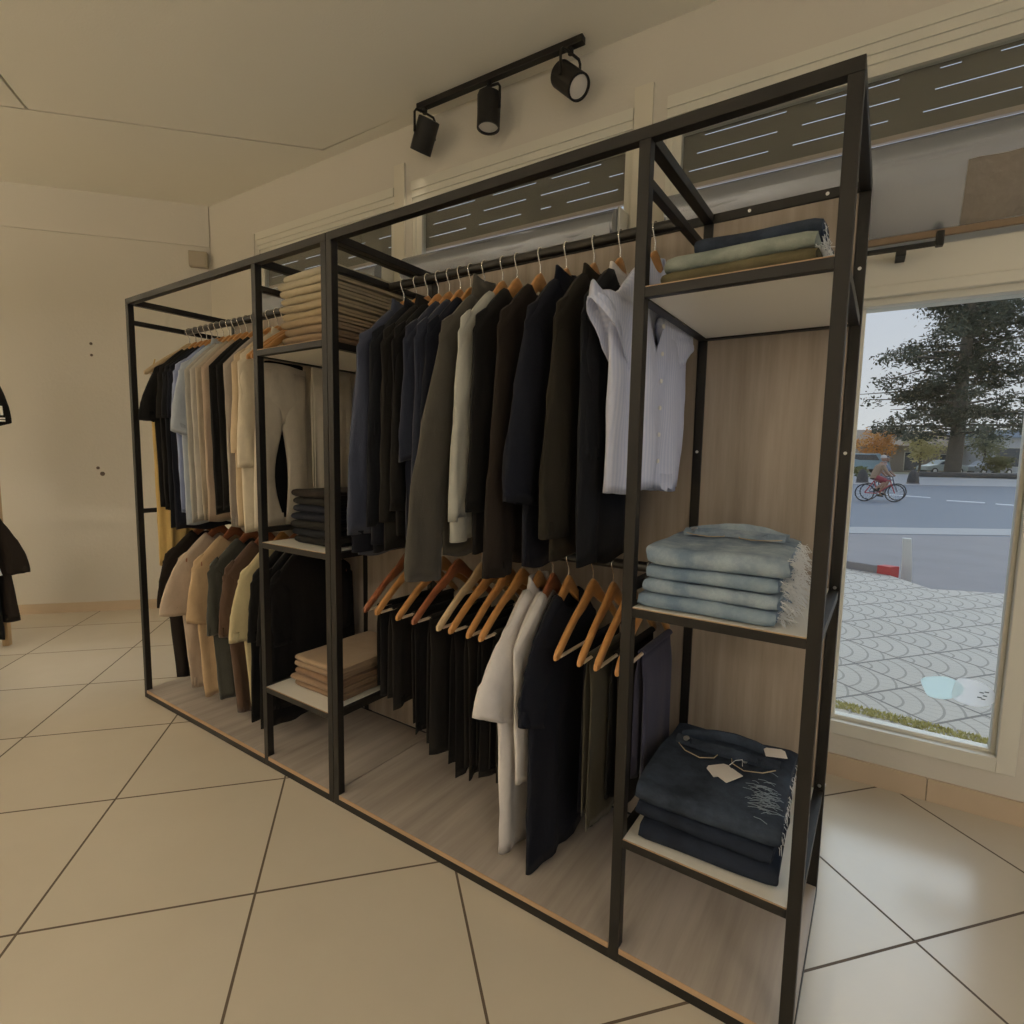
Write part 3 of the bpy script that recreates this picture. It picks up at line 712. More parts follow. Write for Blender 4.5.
# ---- right rack, upper rail
f_rib = F('dark_rib_knit', 32, 34, 44)
ru = [
 (1.605, 'midnight blue padded parka at the left end of the right rail', 'parka', f_midn, .925, dict(zend=-.89, out=.05, wid_top=.085, wid_end=.085, th=.026, gather=.25), dict(cuff=f_rib, collar=dict(h=.05), t=.028, amp=.008, wh=.22)),
 (1.668, 'black bomber jacket with ribbed cuff beside the parka', 'jacket', f_ink, .945, dict(zend=-.86, out=.02, wid_top=.075, wid_end=.07, gather=.3), dict(cuff=f_rib, collar=dict(h=.045), t=.022)),
 (1.722, 'black quilted jacket, third on the upper right rail', 'jacket', f_black2, .95, dict(zend=-.84, out=.01, wid_top=.07, wid_end=.06), dict(collar=dict(h=.05))),
 (1.772, 'black cardigan hanging before the two navy blouses', 'cardigan', f_black, 1.0, dict(zend=-.80, out=.008, wid_top=.065, wid_end=.055), {}),
 (1.822, 'navy blouse with elbow sleeve, left one of two', 'blouse', f_navy, 1.0, dict(zend=-.62, out=.016, wid_top=.07, wid_end=.07, skew=-.02), {}),
 (1.870, 'navy blouse with long sleeve, right one of two', 'blouse', f_navy, .96, dict(zend=-.88, out=.012, wid_top=.065, wid_end=.055), {}),
 (1.915, 'dark navy cardigan just left of the charcoal coat', 'cardigan', f_navy2, 1.0, dict(zend=-.66, out=.02, wid_top=.065, wid_end=.055), {}),
 (1.972, 'charcoal-olive long-sleeved coat whose sleeve hangs lowest', 'coat', f_coat, .96, dict(zend=-.99, out=.145, wid_top=.080, wid_end=.078, th=.022, skew=.01), dict(collar=dict(h=.075), t=.022)),
 (2.045, 'heather grey sweater with light ribbed cuff', 'sweater', f_heather, 1.03, dict(zend=-.81, out=.038, wid_top=.062, wid_end=.045, th=.02, gather=.2), dict(cuff=f_heather, t=.014)),
 (2.100, 'black wool jumper right of the heather grey sweater', 'jumper', f_black, .985, dict(zend=-.78, out=.02, wid_top=.075, wid_end=.07), dict(t=.022)),
 (2.185, 'black-brown long coat between black jumper and navy blazer', 'coat', f_bbrown, .96, dict(zend=-.96, out=.045, wid_top=.078, wid_end=.062, th=.026), dict(t=.022)),
 (2.275, 'dark navy blazer with turned-up collar and shorter sleeve', 'blazer', f_navy2, .965, dict(zend=-.745, out=.082, wid_top=.082, wid_end=.080, th=.026, skew=.012), dict(collar=dict(h=.05), t=.022)),
 (2.365, 'dark olive-brown coat directly left of the striped shirt', 'coat', f_obrown, 1.0, dict(zend=-.83, out=.045, wid_top=.088, wid_end=.082, th=.026), dict(collar=dict(h=.04), t=.022)),
 (2.445, 'dark navy dress half hidden behind the striped shirt', 'dress', f_ink, .985, dict(zend=-.62, out=-.02, wid_top=.06, wid_end=.05), dict(t=.018, collar=dict(h=.03), mcollar=f_white)),
]
for k, (x, wd, nm, m, hem, sl, ex) in enumerate(ru):
    d = dict(t=.016, amp=.004, wh=.205); d.update(ex)
    hanger('l', x, UP, wd, rot=R.uniform(-.02, .02))
    garment(nm, wd, nm, x, UP, m, w=.220, hem=hem - UP, sl=sl, seed=k + 61, group=GU_R, dip=.04, **d)
hanger('l', 2.545, UP, 'blue and white striped shirt', rot=-.13)
sh = garment('shirt', 'blue and white fine-striped short-sleeved shirt at the right end of the rail', 'shirt', 2.545, UP, f_stripe, w=.215, wh=.19, hem=-.70, sl=dict(zend=-.33, out=.085, wid_top=.09, wid_end=.090, th=.030, skew=.085), t=.028, rot=-.13,
        amp=.011, kf=4, seed=90, group=GU_R, dip=.21, collar=dict(h=.05, open_=True), hemcurve=.0, buttons=6)
# ---- right rack, lower rail: trousers on bar hangers
RLt = [(1.625, 'r', 'black trousers at the left end of the lower right rail', f_black, .40), (1.685, 'l', 'black trousers, second on the lower right rail', f_black2, .37), (1.795, 'l', 'black trousers, third on the lower right rail', f_black, .30),
       (1.870, 'r', 'black trousers on the red-brown hanger, fourth on the lower right rail', f_black2, .25), (1.975, 'p', 'black trousers on the pale hanger, fifth on the lower right rail', f_black, .22), (2.030, 'l', 'black trousers, sixth on the lower right rail', f_black2, .22),
       (2.085, 'l', 'black trousers, seventh on the lower right rail', f_black, .24), (2.140, 'l', 'black trousers just left of the white tunic', f_black2, .26)]
for k, (x, hk, wd, m, hem) in enumerate(RLt):
    hanger(hk, x, LO, wd, rot=R.uniform(-.05, .05), wide=True)
    trousers(wd, x, LO, m, y0=-.155, y1=.19, hem=hem - LO, seed=k * 1.9, t=.026, group=GL_R, kf=8, amp=.007)
hanger('l', 2.205, LO, 'white tunic shirt with wide sleeve', rot=.02)
garment('tunic', 'white tunic shirt with pointed collar and wide short sleeve', 'shirt', 2.205, LO, f_white, w=.215, wh=.205, hem=.06 - LO, sl=dict(zend=-.465, out=.115, wid_top=.095, wid_end=.100, th=.030, skew=.045), t=.02, amp=.007, seed=71, group=GL_R, collar=dict(h=.045, open_=True))
hanger('r', 2.256, LO, 'white-edged blouse behind the navy dress')
garment('blouse', 'white-edged blouse squeezed between white tunic and navy dress', 'blouse', 2.256, LO, f_white, w=.215, wh=.19, hem=.30 - LO, sl=None, t=.012, amp=.003, seed=72, group=GL_R)
hanger('l', 2.312, LO, 'long navy dress')
garment('dress', 'long navy short-sleeved dress right of the white tunic', 'dress', 2.312, LO, f_navy2, w=.215, wh=.20, hem=.052 - LO, sl=dict(zend=-.47, out=.055, wid_top=.085, wid_end=.08, skew=.03), t=.022, amp=.008, seed=73, group=GL_R)
for k, (x, wd, m, y0, y1, hem, hk) in enumerate(((2.395, 'midnight trousers on the hanger right of the navy dress', f_navy2, -.02, .20, .14, 'l'), (2.460, 'dark olive trousers between the midnight and black ones', f_olive2, -.155, .185, .22, 'l'),
                                  (2.515, 'black trousers beside the inner post, lower right rail', f_black2, -.10, .19, .26, 'l'), (2.567, 'ink-navy trousers at the right end of the lower right rail', f_purple, -.045, .20, .33, 'l'))):
    hanger(hk, x, LO, wd, rot=(.0, .03, .0, .03)[k], wide=True)
    trousers(wd, x, LO, m, y0=y0, y1=y1, hem=hem - LO, seed=k * 2.3 + 1, t=.026, group=GL_R, kf=7, amp=.006)

# ------------------------------------------------------------------ folded stacks
def folded_mb(w, d, h, seed, droop=.004, front_bulge=1.0, slot=True):
    """C-shaped fold: closed at the front, open layers at the back"""
    r = h / 2; P = []
    nb = 7
    yb = d / 2
    for i in range(nb): P.append((lerp(yb, -d / 2 + r, i / (nb - 1)), 0.0))
    for i in range(1, 8):
        a = -PI / 2 - PI * i / 8; P.append((-d / 2 + r + r * front_bulge * math.cos(a), r + r * math.sin(a)))
    for i in range(nb): P.append((lerp(-d / 2 + r, yb - .01, i / (nb - 1)), h))
    for i in range(nb): P.append((lerp(yb - .012, -d / 2 + r * 1.3, i / (nb - 1)), h * .54))
    P.append((-d / 2 + r * 1.05, h * .5))
    for i in range(nb): P.append((lerp(-d / 2 + r * 1.3, yb - .003, i / (nb - 1)), h * .46))
    loops = []; nx = 16
    for k in range(nx + 1):
        u = k / nx; x = lerp(-w / 2, w / 2, u); e = min(u, 1 - u) * w
        sq = 1 - .22 * max(0, 1 - e / .02) ** 2
        L = []
        for (y, z) in P:
            zz = h / 2 + (z - h / 2) * sq
            top = z / h
            n1 = nz(x * 7 + seed * 3.1, y * 7, seed)
            zz += droop * n1 * (.35 + .65 * top) * .9
            L.append((x + .008 * nz(y * 9, seed, z * 30), y + .006 * nz(x * 8 + seed, seed * 2.2, z * 12), max(0.0005, zz)))
        loops.append(L)
    return MB().loft(loops)
def stack(name, cat, items, x, y, z, w, d, group, rot0=0, jitter=.02):
    rr = random.Random(int(x * 1000) + int(z * 777)); out = []
    for k, (m, h, label) in enumerate(items):
        sw = w * rr.uniform(.94, 1.0)
        dx = rr.uniform(-.006, .006)
        o = folded_mb(sw, d * rr.uniform(.96, 1.0), h * .97, x * 9 + k * 1.37 + z).build(name, m, None, smooth=True, loc=(x + dx, y + rr.uniform(-.006, .006), z + .0006), rot=rot0 + rr.uniform(-jitter, jitter))
        tag(o, label, cat, group); out.append(o); z += h
    return out, z
ordn = ['bottom', 'second from bottom', 'third from bottom', 'fourth from bottom', 'fifth from bottom', 'sixth from bottom', 'seventh from bottom', 'eighth from bottom', 'ninth from bottom', 'topmost']
def nm_ord(k, n): return 'topmost' if k == n - 1 else ordn[k]
bc = [(126, 102, 80), (132, 110, 86), (146, 124, 98), (154, 134, 106), (164, 146, 116), (168, 152, 124), (172, 158, 130), (180, 166, 138), (188, 176, 150), (194, 184, 160)]
items = [(F('folded_beige_twill_%d' % k, *c, bump=.5), .0285, 'folded beige trousers, %s in the stack on the top left-rack shelf' % nm_ord(k, 10)) for k, c in enumerate(bc)]
stack('folded_trousers', 'folded trousers', items, 1.292, .265, 1.6605, .325, .37, 'folded beige trousers on the top shelf of the left rack', 0, .03)
dk = [f_black2, f_ink, f_black2, f_navy2, f_navy2, f_black2, f_bbrown]
items = [(m, .030, 'folded dark garment, %s in the stack on the middle left-rack shelf' % nm_ord(k, 7)) for k, m in enumerate(dk)]
stack('folded_jumper', 'folded jumper', items, 1.322, .245, .9255, .262, .36, 'folded dark jumpers on the middle shelf of the left rack')
br = [(126, 102, 80), (134, 110, 88), (124, 98, 76), (138, 116, 94), (150, 128, 104)]
items = [(F('folded_brown_knit_%d' % k, *c), .026, 'folded brown garment, %s in the stack on the lowest left-rack shelf' % nm_ord(k, 5)) for k, c in enumerate(br)]
stack('folded_jumper', 'folded jumper', items, 1.318, .27, .3385, .285, .40, 'folded brown jumpers on the lowest shelf of the left rack')

d_dark = denim('dark_indigo_denim', lin(36, 42, 53), lin(68, 80, 98), .55); d_mid = denim('dark_navy_denim', lin(28, 33, 44), lin(46, 55, 72), .45)
d_light = denim('bleached_denim', lin(112, 130, 150), lin(176, 190, 200), .75); d_light2 = denim('pale_blue_denim', lin(104, 124, 146), lin(158, 174, 186), .65)
d_green = denim('grey_green_denim', lin(128, 136, 130), lin(172, 178, 168), .6); d_olive = denim('olive_denim', lin(84, 78, 58), lin(112, 104, 80), .5)
M_thread = plain('white_frayed_cotton', (.74, .75, .75), .9)
M_stitch = plain('tan_stitching', (.45, .36, .24), .9)
def fray(parent, w, d, h, n=90, L=.03, seed=0, side=1, name='frayed_hem'):
    rr = random.Random(seed); mb = MB()
    for k in range(n):
        y = rr.uniform(-d / 2 + .01, d / 2 - .03); z = rr.uniform(.15, .9) * h
        x = side * (w / 2 - .004); p = [(x, y, z)]
        l = rr.uniform(.4, 1) * L
        for i in range(1, 4): p.append((x + side * l * i / 3, y + rr.uniform(-.006, .006), z + rr.uniform(-.006, .004) * i - .004 * i * i / 3))
        mb.tube(p, [.0012, .001, .0009, .0005], 4)
    mb.build(name, M_thread, parent, smooth=True)['kind'] = 'stuff'
def waist_parts(o, w, d, h, m, seed, open_=.03, rot=0.0, tagm=None):
    """waistband loop, fly button, pocket seams and belt loops lying on a folded pair"""
    L = []; n = 26
    for i in range(n + 1):
        u = i / n; x = lerp(-w * .40, w * .42, u); bow = math.sin(PI * u)
        yb = d * .28 + .028 * bow; z = h + .006 + .016 * bow + .003 * nz(u * 6, seed, 0)
        L.append([(x, yb - .003, z - .022), (x, yb - .007, z), (x, yb - .003, z + .006), (x, yb + .003, z + .006), (x, yb + .004, z - .02)])
    MB().loft(L).build('waistband', m, o, smooth=True)
    L = []
    for i in range(n + 1):
        u = i / n; x = lerp(-w * .42, w * .40, u); bow = math.sin(PI * u)
        yb = d * .20 - .022 * bow; z = h + .004 + .007 * bow
        L.append([(x, yb - .018, z - .008), (x, yb - .018, z + .001), (x, yb, z + .007), (x, yb + .006, z + .009), (x, yb + .008, z + .0)])
    MB().loft(L).build('waistband', m, o, smooth=True)
    for s in (-.30, -.05, .26):
        MB().box(w * s - .005, d * .20 - .03, h + .006, w * s + .005, d * .20 + .004, h + .0145).build('belt_loop', m, o, bevel=.002)
    MB().disc((-w * .33, d * .165, h + .012), (-.1, -.3, 1), .0085, .004, 16).build('button', M_screw, o, smooth=True)
    for s in (-1, 1):
        pts = [(s * w * .38, d * .12, h + .004), (s * w * .30, d * .04, h + .0045), (s * w * .17, d * .0, h + .0045), (s * w * .07, d * .05, h + .0045), (s * w * .05, d * .12, h + .005)]
        MB().tube(pts, .0013, 5).build('pocket_seam', M_stitch, o, smooth=True)
# top shelf: three pairs
it, zt = stack('folded_jeans', 'folded jeans', [(d_olive, .034, 'folded olive jeans at the bottom of the topmost right-rack shelf'), (d_green, .036, 'folded pale grey-green jeans, middle pair on the topmost right-rack shelf')], 2.812, .20, 1.6605, .315, .34, 'folded jeans on the top shelf of the right rack')
fray(it[1], .31, .33, .035, 70, .030, 3)
o = folded_mb(.255, .25, .038, 4.4, .012).build('folded_jeans', d_dark, None, smooth=True, loc=(2.835, .215, zt + .001)); tag(o, 'folded dark blue jeans lying on top of the grey-green pair', 'folded jeans', 'folded jeans on the top shelf of the right rack')
fray(o, .255, .25, .038, 26, .012, 8)
# middle shelf: four light pairs
it, zt = stack('folded_jeans', 'folded jeans', [(d_light2, .034, 'folded pale blue jeans at the bottom of the middle right-rack shelf'), (d_light, .034, 'folded bleached jeans, second from bottom on the middle right-rack shelf'), (d_light2, .034, 'folded pale blue jeans, third from bottom on the middle right-rack shelf')],
               2.785, .205, .9255, .30, .385, 'light folded jeans on the middle shelf of the right rack', .02, .025)
for k, o in enumerate(it): fray(o, .30, .38, .034, 75, .045, 20 + k); fray(o, .30, .30, .034, 26, .012, 70 + k, -1)
o = folded_mb(.30, .375, .046, 6.1, .016).build('folded_jeans', d_light, None, smooth=True, loc=(2.792, .205, zt + .001), rot=.05)
tag(o, 'crumpled bleached jeans with open waist topping the middle right-rack shelf', 'folded jeans', 'light folded jeans on the middle shelf of the right rack')
waist_parts(o, .30, .375, .050, d_light, 3); fray(o, .30, .375, .046, 110, .035, 40)
# low shelf: three dark pairs
it, zt = stack('folded_jeans', 'folded jeans', [(d_mid, .044, 'folded dark navy jeans at the bottom of the lowest right-rack shelf'), (d_mid, .044, 'folded dark navy jeans, middle pair on the lowest right-rack shelf')], 2.80, .225, .3385, .325, .40, 'dark folded jeans on the lowest shelf of the right rack', .02, .03)
o = folded_mb(.325, .40, .05, 8.3, .016).build('folded_jeans', d_dark, None, smooth=True, loc=(2.80, .225, zt + .001), rot=.03)
tag(o, 'dark blue jeans with paper tag and open waist topping the lowest shelf', 'folded jeans', 'dark folded jeans on the lowest shelf of the right rack')
waist_parts(o, .325, .40, .054, d_dark, 5)
fray(o, .325, .40, .05, 60, .012, 50)
for (x, y, a, s) in ((.005, -.035, .7, .030), (.026, -.045, 1.0, .028), (.115, .10, .3, .026)):
    c, si = math.cos(a), math.sin(a)
    P = [(x + (u * c - v * si) * s, y + (u * si + v * c) * s) for u, v in ((-1, -.75), (1, -.75), (1, .45), (.7, .75), (-.7, .75), (-1, .45))]
    zz = .060 if y < 0 else .078
    MB().loft([[(px_, py_, zz + (py_ - y) * .08) for px_, py_ in P], [(px_, py_, zz + .0012 + (py_ - y) * .08) for px_, py_ in P]]).build('paper_tag', plain('kraft_white_card', (.66, .62, .58), .8), o)
MB().tube([(.02, .0, .062), (.03, .025, .066), (.045, .035, .068), (.05, .01, .064)], .0009, 5).build('tag_string', M_thread, o)
MB().disc((.05, .05, .058), (0, -.2, 1), .0075, .004, 14).build('button', M_screw, o, smooth=True)
mbf = MB(); rr = random.Random(4)
for k in range(80):
    x = rr.gauss(.118, .016); y = rr.gauss(-.09, .035); a = rr.uniform(-.5, .5); l = rr.uniform(.008, .02)
    mbf.tube([(x - l * math.cos(a), y - l * math.sin(a), .0545), (x, y, .0575), (x + l * math.cos(a), y + l * math.sin(a), .0545)], .0006, 4)
mbf.build('distressed_threads', plain('pale_blue_thread', (.22, .27, .33), .9), o)['kind'] = 'stuff'

# ------------------------------------------------------------------ wooden clothes stand at the left edge of the picture
ang = math.atan2(nl.y, nl.x)
def lw(s, off, z): p = leftpt(s, off); return (p.x, p.y, z)
ws = thing('garment_stand', 'wooden garment stand at the left picture edge, almost out of view', 'garment stand', lw(1.28, 1.62, 0), ang)
M_pine = wood('pine_timber', (.42, .27, .13), (.55, .38, .2), (30, 30, 2), .5)
for x in (-.84, .84):
    for y in (-.19, .19): MB().box(x - .018, y - .018, 0, x + .018, y + .018, 2.10).build('post', M_pine, ws, bevel=.003)
    for z in (2.06, 1.07): MB().box(x - .018, -.172, z - .02, x + .018, .172, z + .02).build('crossbar', M_pine, ws, bevel=.003)
for z in (2.06, 1.07): MB().tube([(-.83, 0, z), (.83, 0, z)], .0125, 12).build('rail', M_pine, ws, smooth=True)
HP['x'] = HP['l']
def stand_hanger(off, z, what):
    o = copy_tree(HP['l']); o.location = lw(1.28, off, z); o.rotation_euler.z = ang
    tag(o, 'wooden hanger of the ' + short(what), 'clothes hanger', 'wooden hangers on the rails')
def stand_garment(off, z, wd, nm, m, hem, **k):
    stand_hanger(off, z, wd)
    g = garment(nm, wd, nm.replace('_', ' '), 0, z, m, hem=hem - z, right_out=True, group='clothes on the stand at the left edge', **k)
    g.location = lw(1.28, off, z); g.rotation_euler.z = ang
    return g
g = stand_garment(.82, 2.06, 'black tee with white stripes and letter on its sleeve, at the left picture edge', 't_shirt', f_black, 1.22, w=.215, wh=.20, sl=dict(zend=-.655, out=.105, wid_top=.085, wid_end=.080, skew=.022), seed=201)
mb = MB(); cx = .262; cz = -.56; q = .028
def stroke(p0, p1, w):
    (y0, z0), (y1, z1) = p0, p1; d = Vector((y1 - y0, z1 - z0)).normalized(); n = Vector((-d.y, d.x)) * w
    P = [(y0 + n.x, z0 + n.y), (y1 + n.x, z1 + n.y), (y1 - n.x, z1 - n.y), (y0 - n.x, z0 - n.y)]
    mb.loft([[(.0315, y, z) for y, z in P], [(.0335, y, z) for y, z in P]])
M5 = [(-1, -1), (-.9, 1), (0, -.3), (.9, 1), (1, -1)]
for a, b in zip(M5, M5[1:]): stroke((cx + a[0] * q, cz + a[1] * q), (cx + b[0] * q, cz + b[1] * q), .007)
mb.build('printed_letter', M_white, g)
for z in (-.607, -.622): MB().box(.0305, .19, z - .0045, .0335, .305, z + .0045).build('printed_stripe', M_white, g)
g = stand_garment(.80, 1.07, 'dark brown-black coat with white front edge low at the left picture edge', 'coat', f_bbrown, .17, w=.215, wh=.285, sl=dict(zend=-.60, out=.14, wid_top=.08, wid_end=.075, skew=.012), seed=203, amp=.012)
MB().tube([(.022, .13, -.30), (.030, .175, -.45), (.036, .215, -.60)], .006, 6).build('piping', M_white, g, smooth=True)
stand_garment(.86, 1.07, 'long black skirted dress beside the brown-black coat at the left picture edge', 'dress', f_black, .06, w=.19, wh=.22, sl=dict(zend=-.5, out=.02, wid_top=.06, wid_end=.05), seed=205)

# ------------------------------------------------------------------ outside
CAM = Vector((3.1012, -1.2195, 1.2753)); CF = 550.55; CR = (-.59355, -.10044, .01788)
yaw, pit, rol = CR
fw = Vector((math.sin(yaw) * math.cos(pit), math.cos(yaw) * math.cos(pit), math.sin(pit)))
rt = Vector((math.cos(yaw), -math.sin(yaw), 0)); up = rt.cross(fw)
rt2 = rt * math.cos(rol) + up * math.sin(rol); up2 = up * math.cos(rol) - rt * math.sin(rol)
f2 = Vector((fw.x, fw.y)).normalized(); r2 = Vector((rt.x, rt.y))
def far(u, depth, z=0.0):
    """a point of the street: u = lateral tangent from the view axis, depth along it (metres)"""
    p = Vector((CAM.x, CAM.y)) + f2 * depth + r2 * (u * depth); return (p.x, p.y, z)
ZS, ZR = -.12, -.24
def paver():
    t = NT('fan_pattern_pavers'); co = t.coord((1, 1, 1), 'Object', (0, 0, math.radians(38)))
    sx = t.n('ShaderNodeSeparateXYZ'); t.l(co, sx.inputs[0]); s_ = .40
    u = t.math('DIVIDE', sx.outputs[0], s_); v = t.math('DIVIDE', sx.outputs[1], s_)
    fu = t.math('FRACT', u); fv = t.math('FRACT', v)
    e = t.math('MINIMUM', t.math('PINGPONG', u, .5), t.math('PINGPONG', v, .5))
    r = t.math('SQRT', t.math('ADD', t.math('MULTIPLY', fu, fu), t.math('MULTIPLY', fv, fv)))
    ring = t.math('LESS_THAN', t.math('PINGPONG', t.math('MULTIPLY', r, 4.2), .5), .07)
    th = t.math('ARCTAN2', fv, fu)
    spoke = t.math('LESS_THAN', t.math('PINGPONG', t.math('ADD', t.math('MULTIPLY', th, 5.5), t.math('MULTIPLY', t.math('FLOOR', t.math('MULTIPLY', r, 4.2)), .5)), .5), .05)
    line = t.math('LESS_THAN', e, .022)
    g = t.math('MAXIMUM', line, t.math('MAXIMUM', t.math('MULTIPLY', ring, .6), t.math('MULTIPLY', spoke, .3)))
    n = t.noise(co, 1.6, 4)
    base = t.mix(n, (.52, .47, .39), (.62, .565, .475))
    t.set(Base_Color=t.mix(g, base, (.22, .20, .17)), Roughness=.85); return t.m
def asphalt():
    t = NT('grey_blue_asphalt'); co = t.coord(); n = t.noise(co, .35, 5, .6); g = t.noise(co, 60, 2)
    t.set(Base_Color=t.mix(t.math('ADD', t.math('MULTIPLY', n, .7), t.math('MULTIPLY', g, .3)), (.13, .15, .18), (.20, .22, .25)), Roughness=.8); return t.m
M_conc = plain('weathered_concrete', (.27, .25, .245), .85, 0, .14, 1.2); M_asph = asphalt(); M_light = plain('pale_concrete', (.41, .40, .385), .85, 0, .06, .8)  # the last one is a paler, even concrete
def quad(name, pts, z0, m, z=None):
    mb = MB(); zz = z or [0] * len(pts)
    mb.loft([[(x, y, z0 - .3) for x, y in pts], [(x, y, z0 + dz) for (x, y), dz in zip(pts, zz)]])
    o = mb.build(name, m); o['kind'] = 'structure'; return o
F2 = lambda u, d: far(u, d)[:2]
# pavement of the shop corner, with its cut-back kerb line
quad('pavement', [(-2.5, 1.55), (7.6, 1.9), (7.6, 7.6), (4.72, 6.85), (3.85, 6.55), (3.62, 6.45), (3.18, 7.15), (-2.5, 9.4)], ZS, paver())
grass_strip = MB(); rr = random.Random(9)
for k in range(3500):
    x = rr.uniform(2.2, 4.6); y = 2.44 - .07 * (x - 2.96) - rr.uniform(0, .11); h = rr.uniform(.006, .022); a = rr.uniform(0, 6.28); dx, dy = .006 * math.cos(a), .006 * math.sin(a)
    grass_strip.add([(x - dx, y - dy, ZS), (x + dx, y + dy, ZS), (x + rr.uniform(-.012, .012), y + rr.uniform(-.012, .012), ZS + h)], [(0, 1, 2)])
o = grass_strip.build('moss', plain('yellow_green_moss', (.60, .55, .24), .9, 0, .25, 30)); tag(o, 'yellow-green moss and grass growing in a strip in front of the shop window', 'moss', kind='stuff')
kb = thing('kerb', 'raised grey kerb with red painted end at the pavement edge', 'kerb')
MB().loft([[(-2.5, 9.3, z), (3.10, 7.1, z), (3.19, 7.22, z), (-2.5, 9.55, z)] for z in (ZS - .1, ZS + .10)]).build('kerbstone', M_conc, kb, bevel=.01)
kb.children[0].location.z = 0
MB().loft([[(3.10, 7.10, z), (3.24, 7.05, z), (3.33, 7.17, z), (3.18, 7.22, z)] for z in (ZS - .1, ZS + .105)]).build('red_end', plain('red_road_paint', (.55, .05, .05), .6), kb)
bp = thing('bollard_post', 'leaning white post behind the red kerb end', 'post', (3.42, 7.45, ZR))
MB().loft([[(x * s + dx, y * s, z) for x, y in ((-.055, -.05), (.055, -.05), (.055, .05), (-.055, .05))] for z, s, dx in ((0, 1.1, .0), (.25, 1, -.008), (.56, .85, -.03))]).build('post', plain('white_road_paint', (.70, .69, .62), .7), bp, bevel=.006)
quad('street', [F2(-.4, 9.0), F2(.3, 6.0), F2(1.6, 5.0), F2(1.9, 39), F2(-.6, 39)], ZR, M_asph)
quad('parking_lane', [F2(.2, 5.0), F2(1.35, 4.4), F2(1.35, 11.6), F2(.2, 11.6)], ZR + .006, M_conc)
quad('gutter_strip', [F2(.2, 11.6), F2(1.35, 11.9), F2(1.35, 13.2), F2(.2, 12.7)], ZR + .012, M_light)
for (a, b, d0, d1) in ((.68, .76, 26.5, 24.5), (.79, .86, 22.8, 21.8), (.88, .95, 21.2, 20.2), (.97, 1.05, 19.8, 19.2)):
    o = quad('trim_lane_mark', [F2(a, d0), F2(b, d1), F2(b, d1 + .35), F2(a, d0 + .35)], ZR + .015, plain('white_lane_paint', (.72, .73, .74), .7))
quad('far_pavement', [F2(-.6, 39), F2(1.9, 39), F2(1.9, 52), F2(-.6, 52)], ZR, M_light, [.02, .02, .5, .5])
quad('park_ground', [F2(-.6, 52), F2(1.9, 52), F2(1.9, 130), F2(-.6, 130)], ZR + .5, plain('dry_lawn', (.22, .21, .13), .95, 0, .3, .4))
ZP = ZR + .5
pk = quad('planter_kerb', [F2(.735, 49.0), F2(.93, 48.0), F2(.93, 56), F2(.735, 56)], ZR + .75, plain('dark_planter_stone', (.10, .095, .09), .9))

# trees
def leaf_mb(clumps, n, size, rr, spread=1.0, flat=.55):
    mb = MB()
    for (c, r) in clumps:
        for k in range(n):
            d = Vector((rr.gauss(0, 1), rr.gauss(0, 1), rr.gauss(0, flat))) * r * .5 * spread
            p = Vector(c) + d; s = size * rr.uniform(.6, 1.3)
            a = Vector((rr.gauss(0, 1), rr.gauss(0, 1), rr.gauss(0, .6))).normalized() * s; b = a.orthogonal().normalized() * s * rr.uniform(.35, .6)
            mb.add([p - a, p + b, p + a, p - b], [(0, 1, 2, 3)])
    return mb
def leafmat(name, c1, c2):
    t = NT(name); n = t.noise(t.coord(), .9, 3); t.set(Base_Color=t.mix(n, c1, c2), Roughness=.8); return t.m
L_con = leafmat('dark_conifer_needles', (.045, .055, .032), (.10, .11, .065))
M_bark = plain('grey_brown_bark', (.14, .125, .10), .95, 0, .3, 2)
rr = random.Random(21)
tree = thing('conifer_tree', 'huge dark conifer with layered branches across the street', 'tree', far(.795, 53, ZR + .7))
trunk = [(0, 0, 0), (.15, 0, 4), (.1, .1, 9), (.2, 0, 15), (.3, 0, 26)]
MB().tube(trunk, [.68, .58, .50, .40, .12], 14).build('trunk', M_bark, tree, smooth=True)
cl = []; bm_ = MB()
for k in range(120):
    z = 3.4 + 21 * ((k + rr.random()) / 120); L = (9.2 if z < 12 else 9.2 - (z - 12) * .42) * rr.uniform(.35, 1.0)
    a = rr.uniform(0, 2 * PI); st = Vector((.15, 0, z)); tip = st + Vector((math.cos(a) * L, math.sin(a) * L, rr.uniform(-.9, .9)))
    mid = (st + tip) / 2 + Vector((0, 0, rr.uniform(.1, .6)))
    bm_.tube([st, mid, tip], [.12, .08, .03], 5)
    for q in range(7):
        u = rr.uniform(.22, 1.05); c = st.lerp(mid, u * 2) if u < .5 else mid.lerp(tip, (u - .5) * 2)
        cl.append((tuple(c + Vector((rr.gauss(0, .35), rr.gauss(0, .35), rr.gauss(-.1, .2)))), rr.uniform(.7, 1.35)))
bm_.build('branch', M_bark, tree, smooth=True)['kind'] = 'stuff'
o = leaf_mb(cl, 44, .20, rr, 1.0, .6).build('foliage', L_con, tree)
def small_tree(label, u, d, h, r, m, trunk_r=.12, n=1500, z=None, cat='tree', name='tree', low=.35):
    t = thing(name, label, cat, far(u, d, ZP if z is None else z), 0, 'trees and shrubs across the street'); rr = random.Random(int(u * 1000))
    MB().tube([(0, 0, 0), (.05, 0, h * .4), (0, 0, h * .8)], [trunk_r, trunk_r * .8, trunk_r * .3], 8).build('trunk', M_bark, t, smooth=True)
    cl = [((rr.gauss(0, r * .5), rr.gauss(0, r * .5), h * rr.uniform(low, .95)), r * .5) for k in range(34)]
    leaf_mb(cl, n // 34, .12 + r * .03, rr, 1.0, .8).build('foliage', m, t); return t
small_tree('orange autumn tree beside the window frame, across the street', .655, 60, 4.6, 1.5, leafmat('orange_leaves', (.66, .22, .06), (.80, .48, .10)))
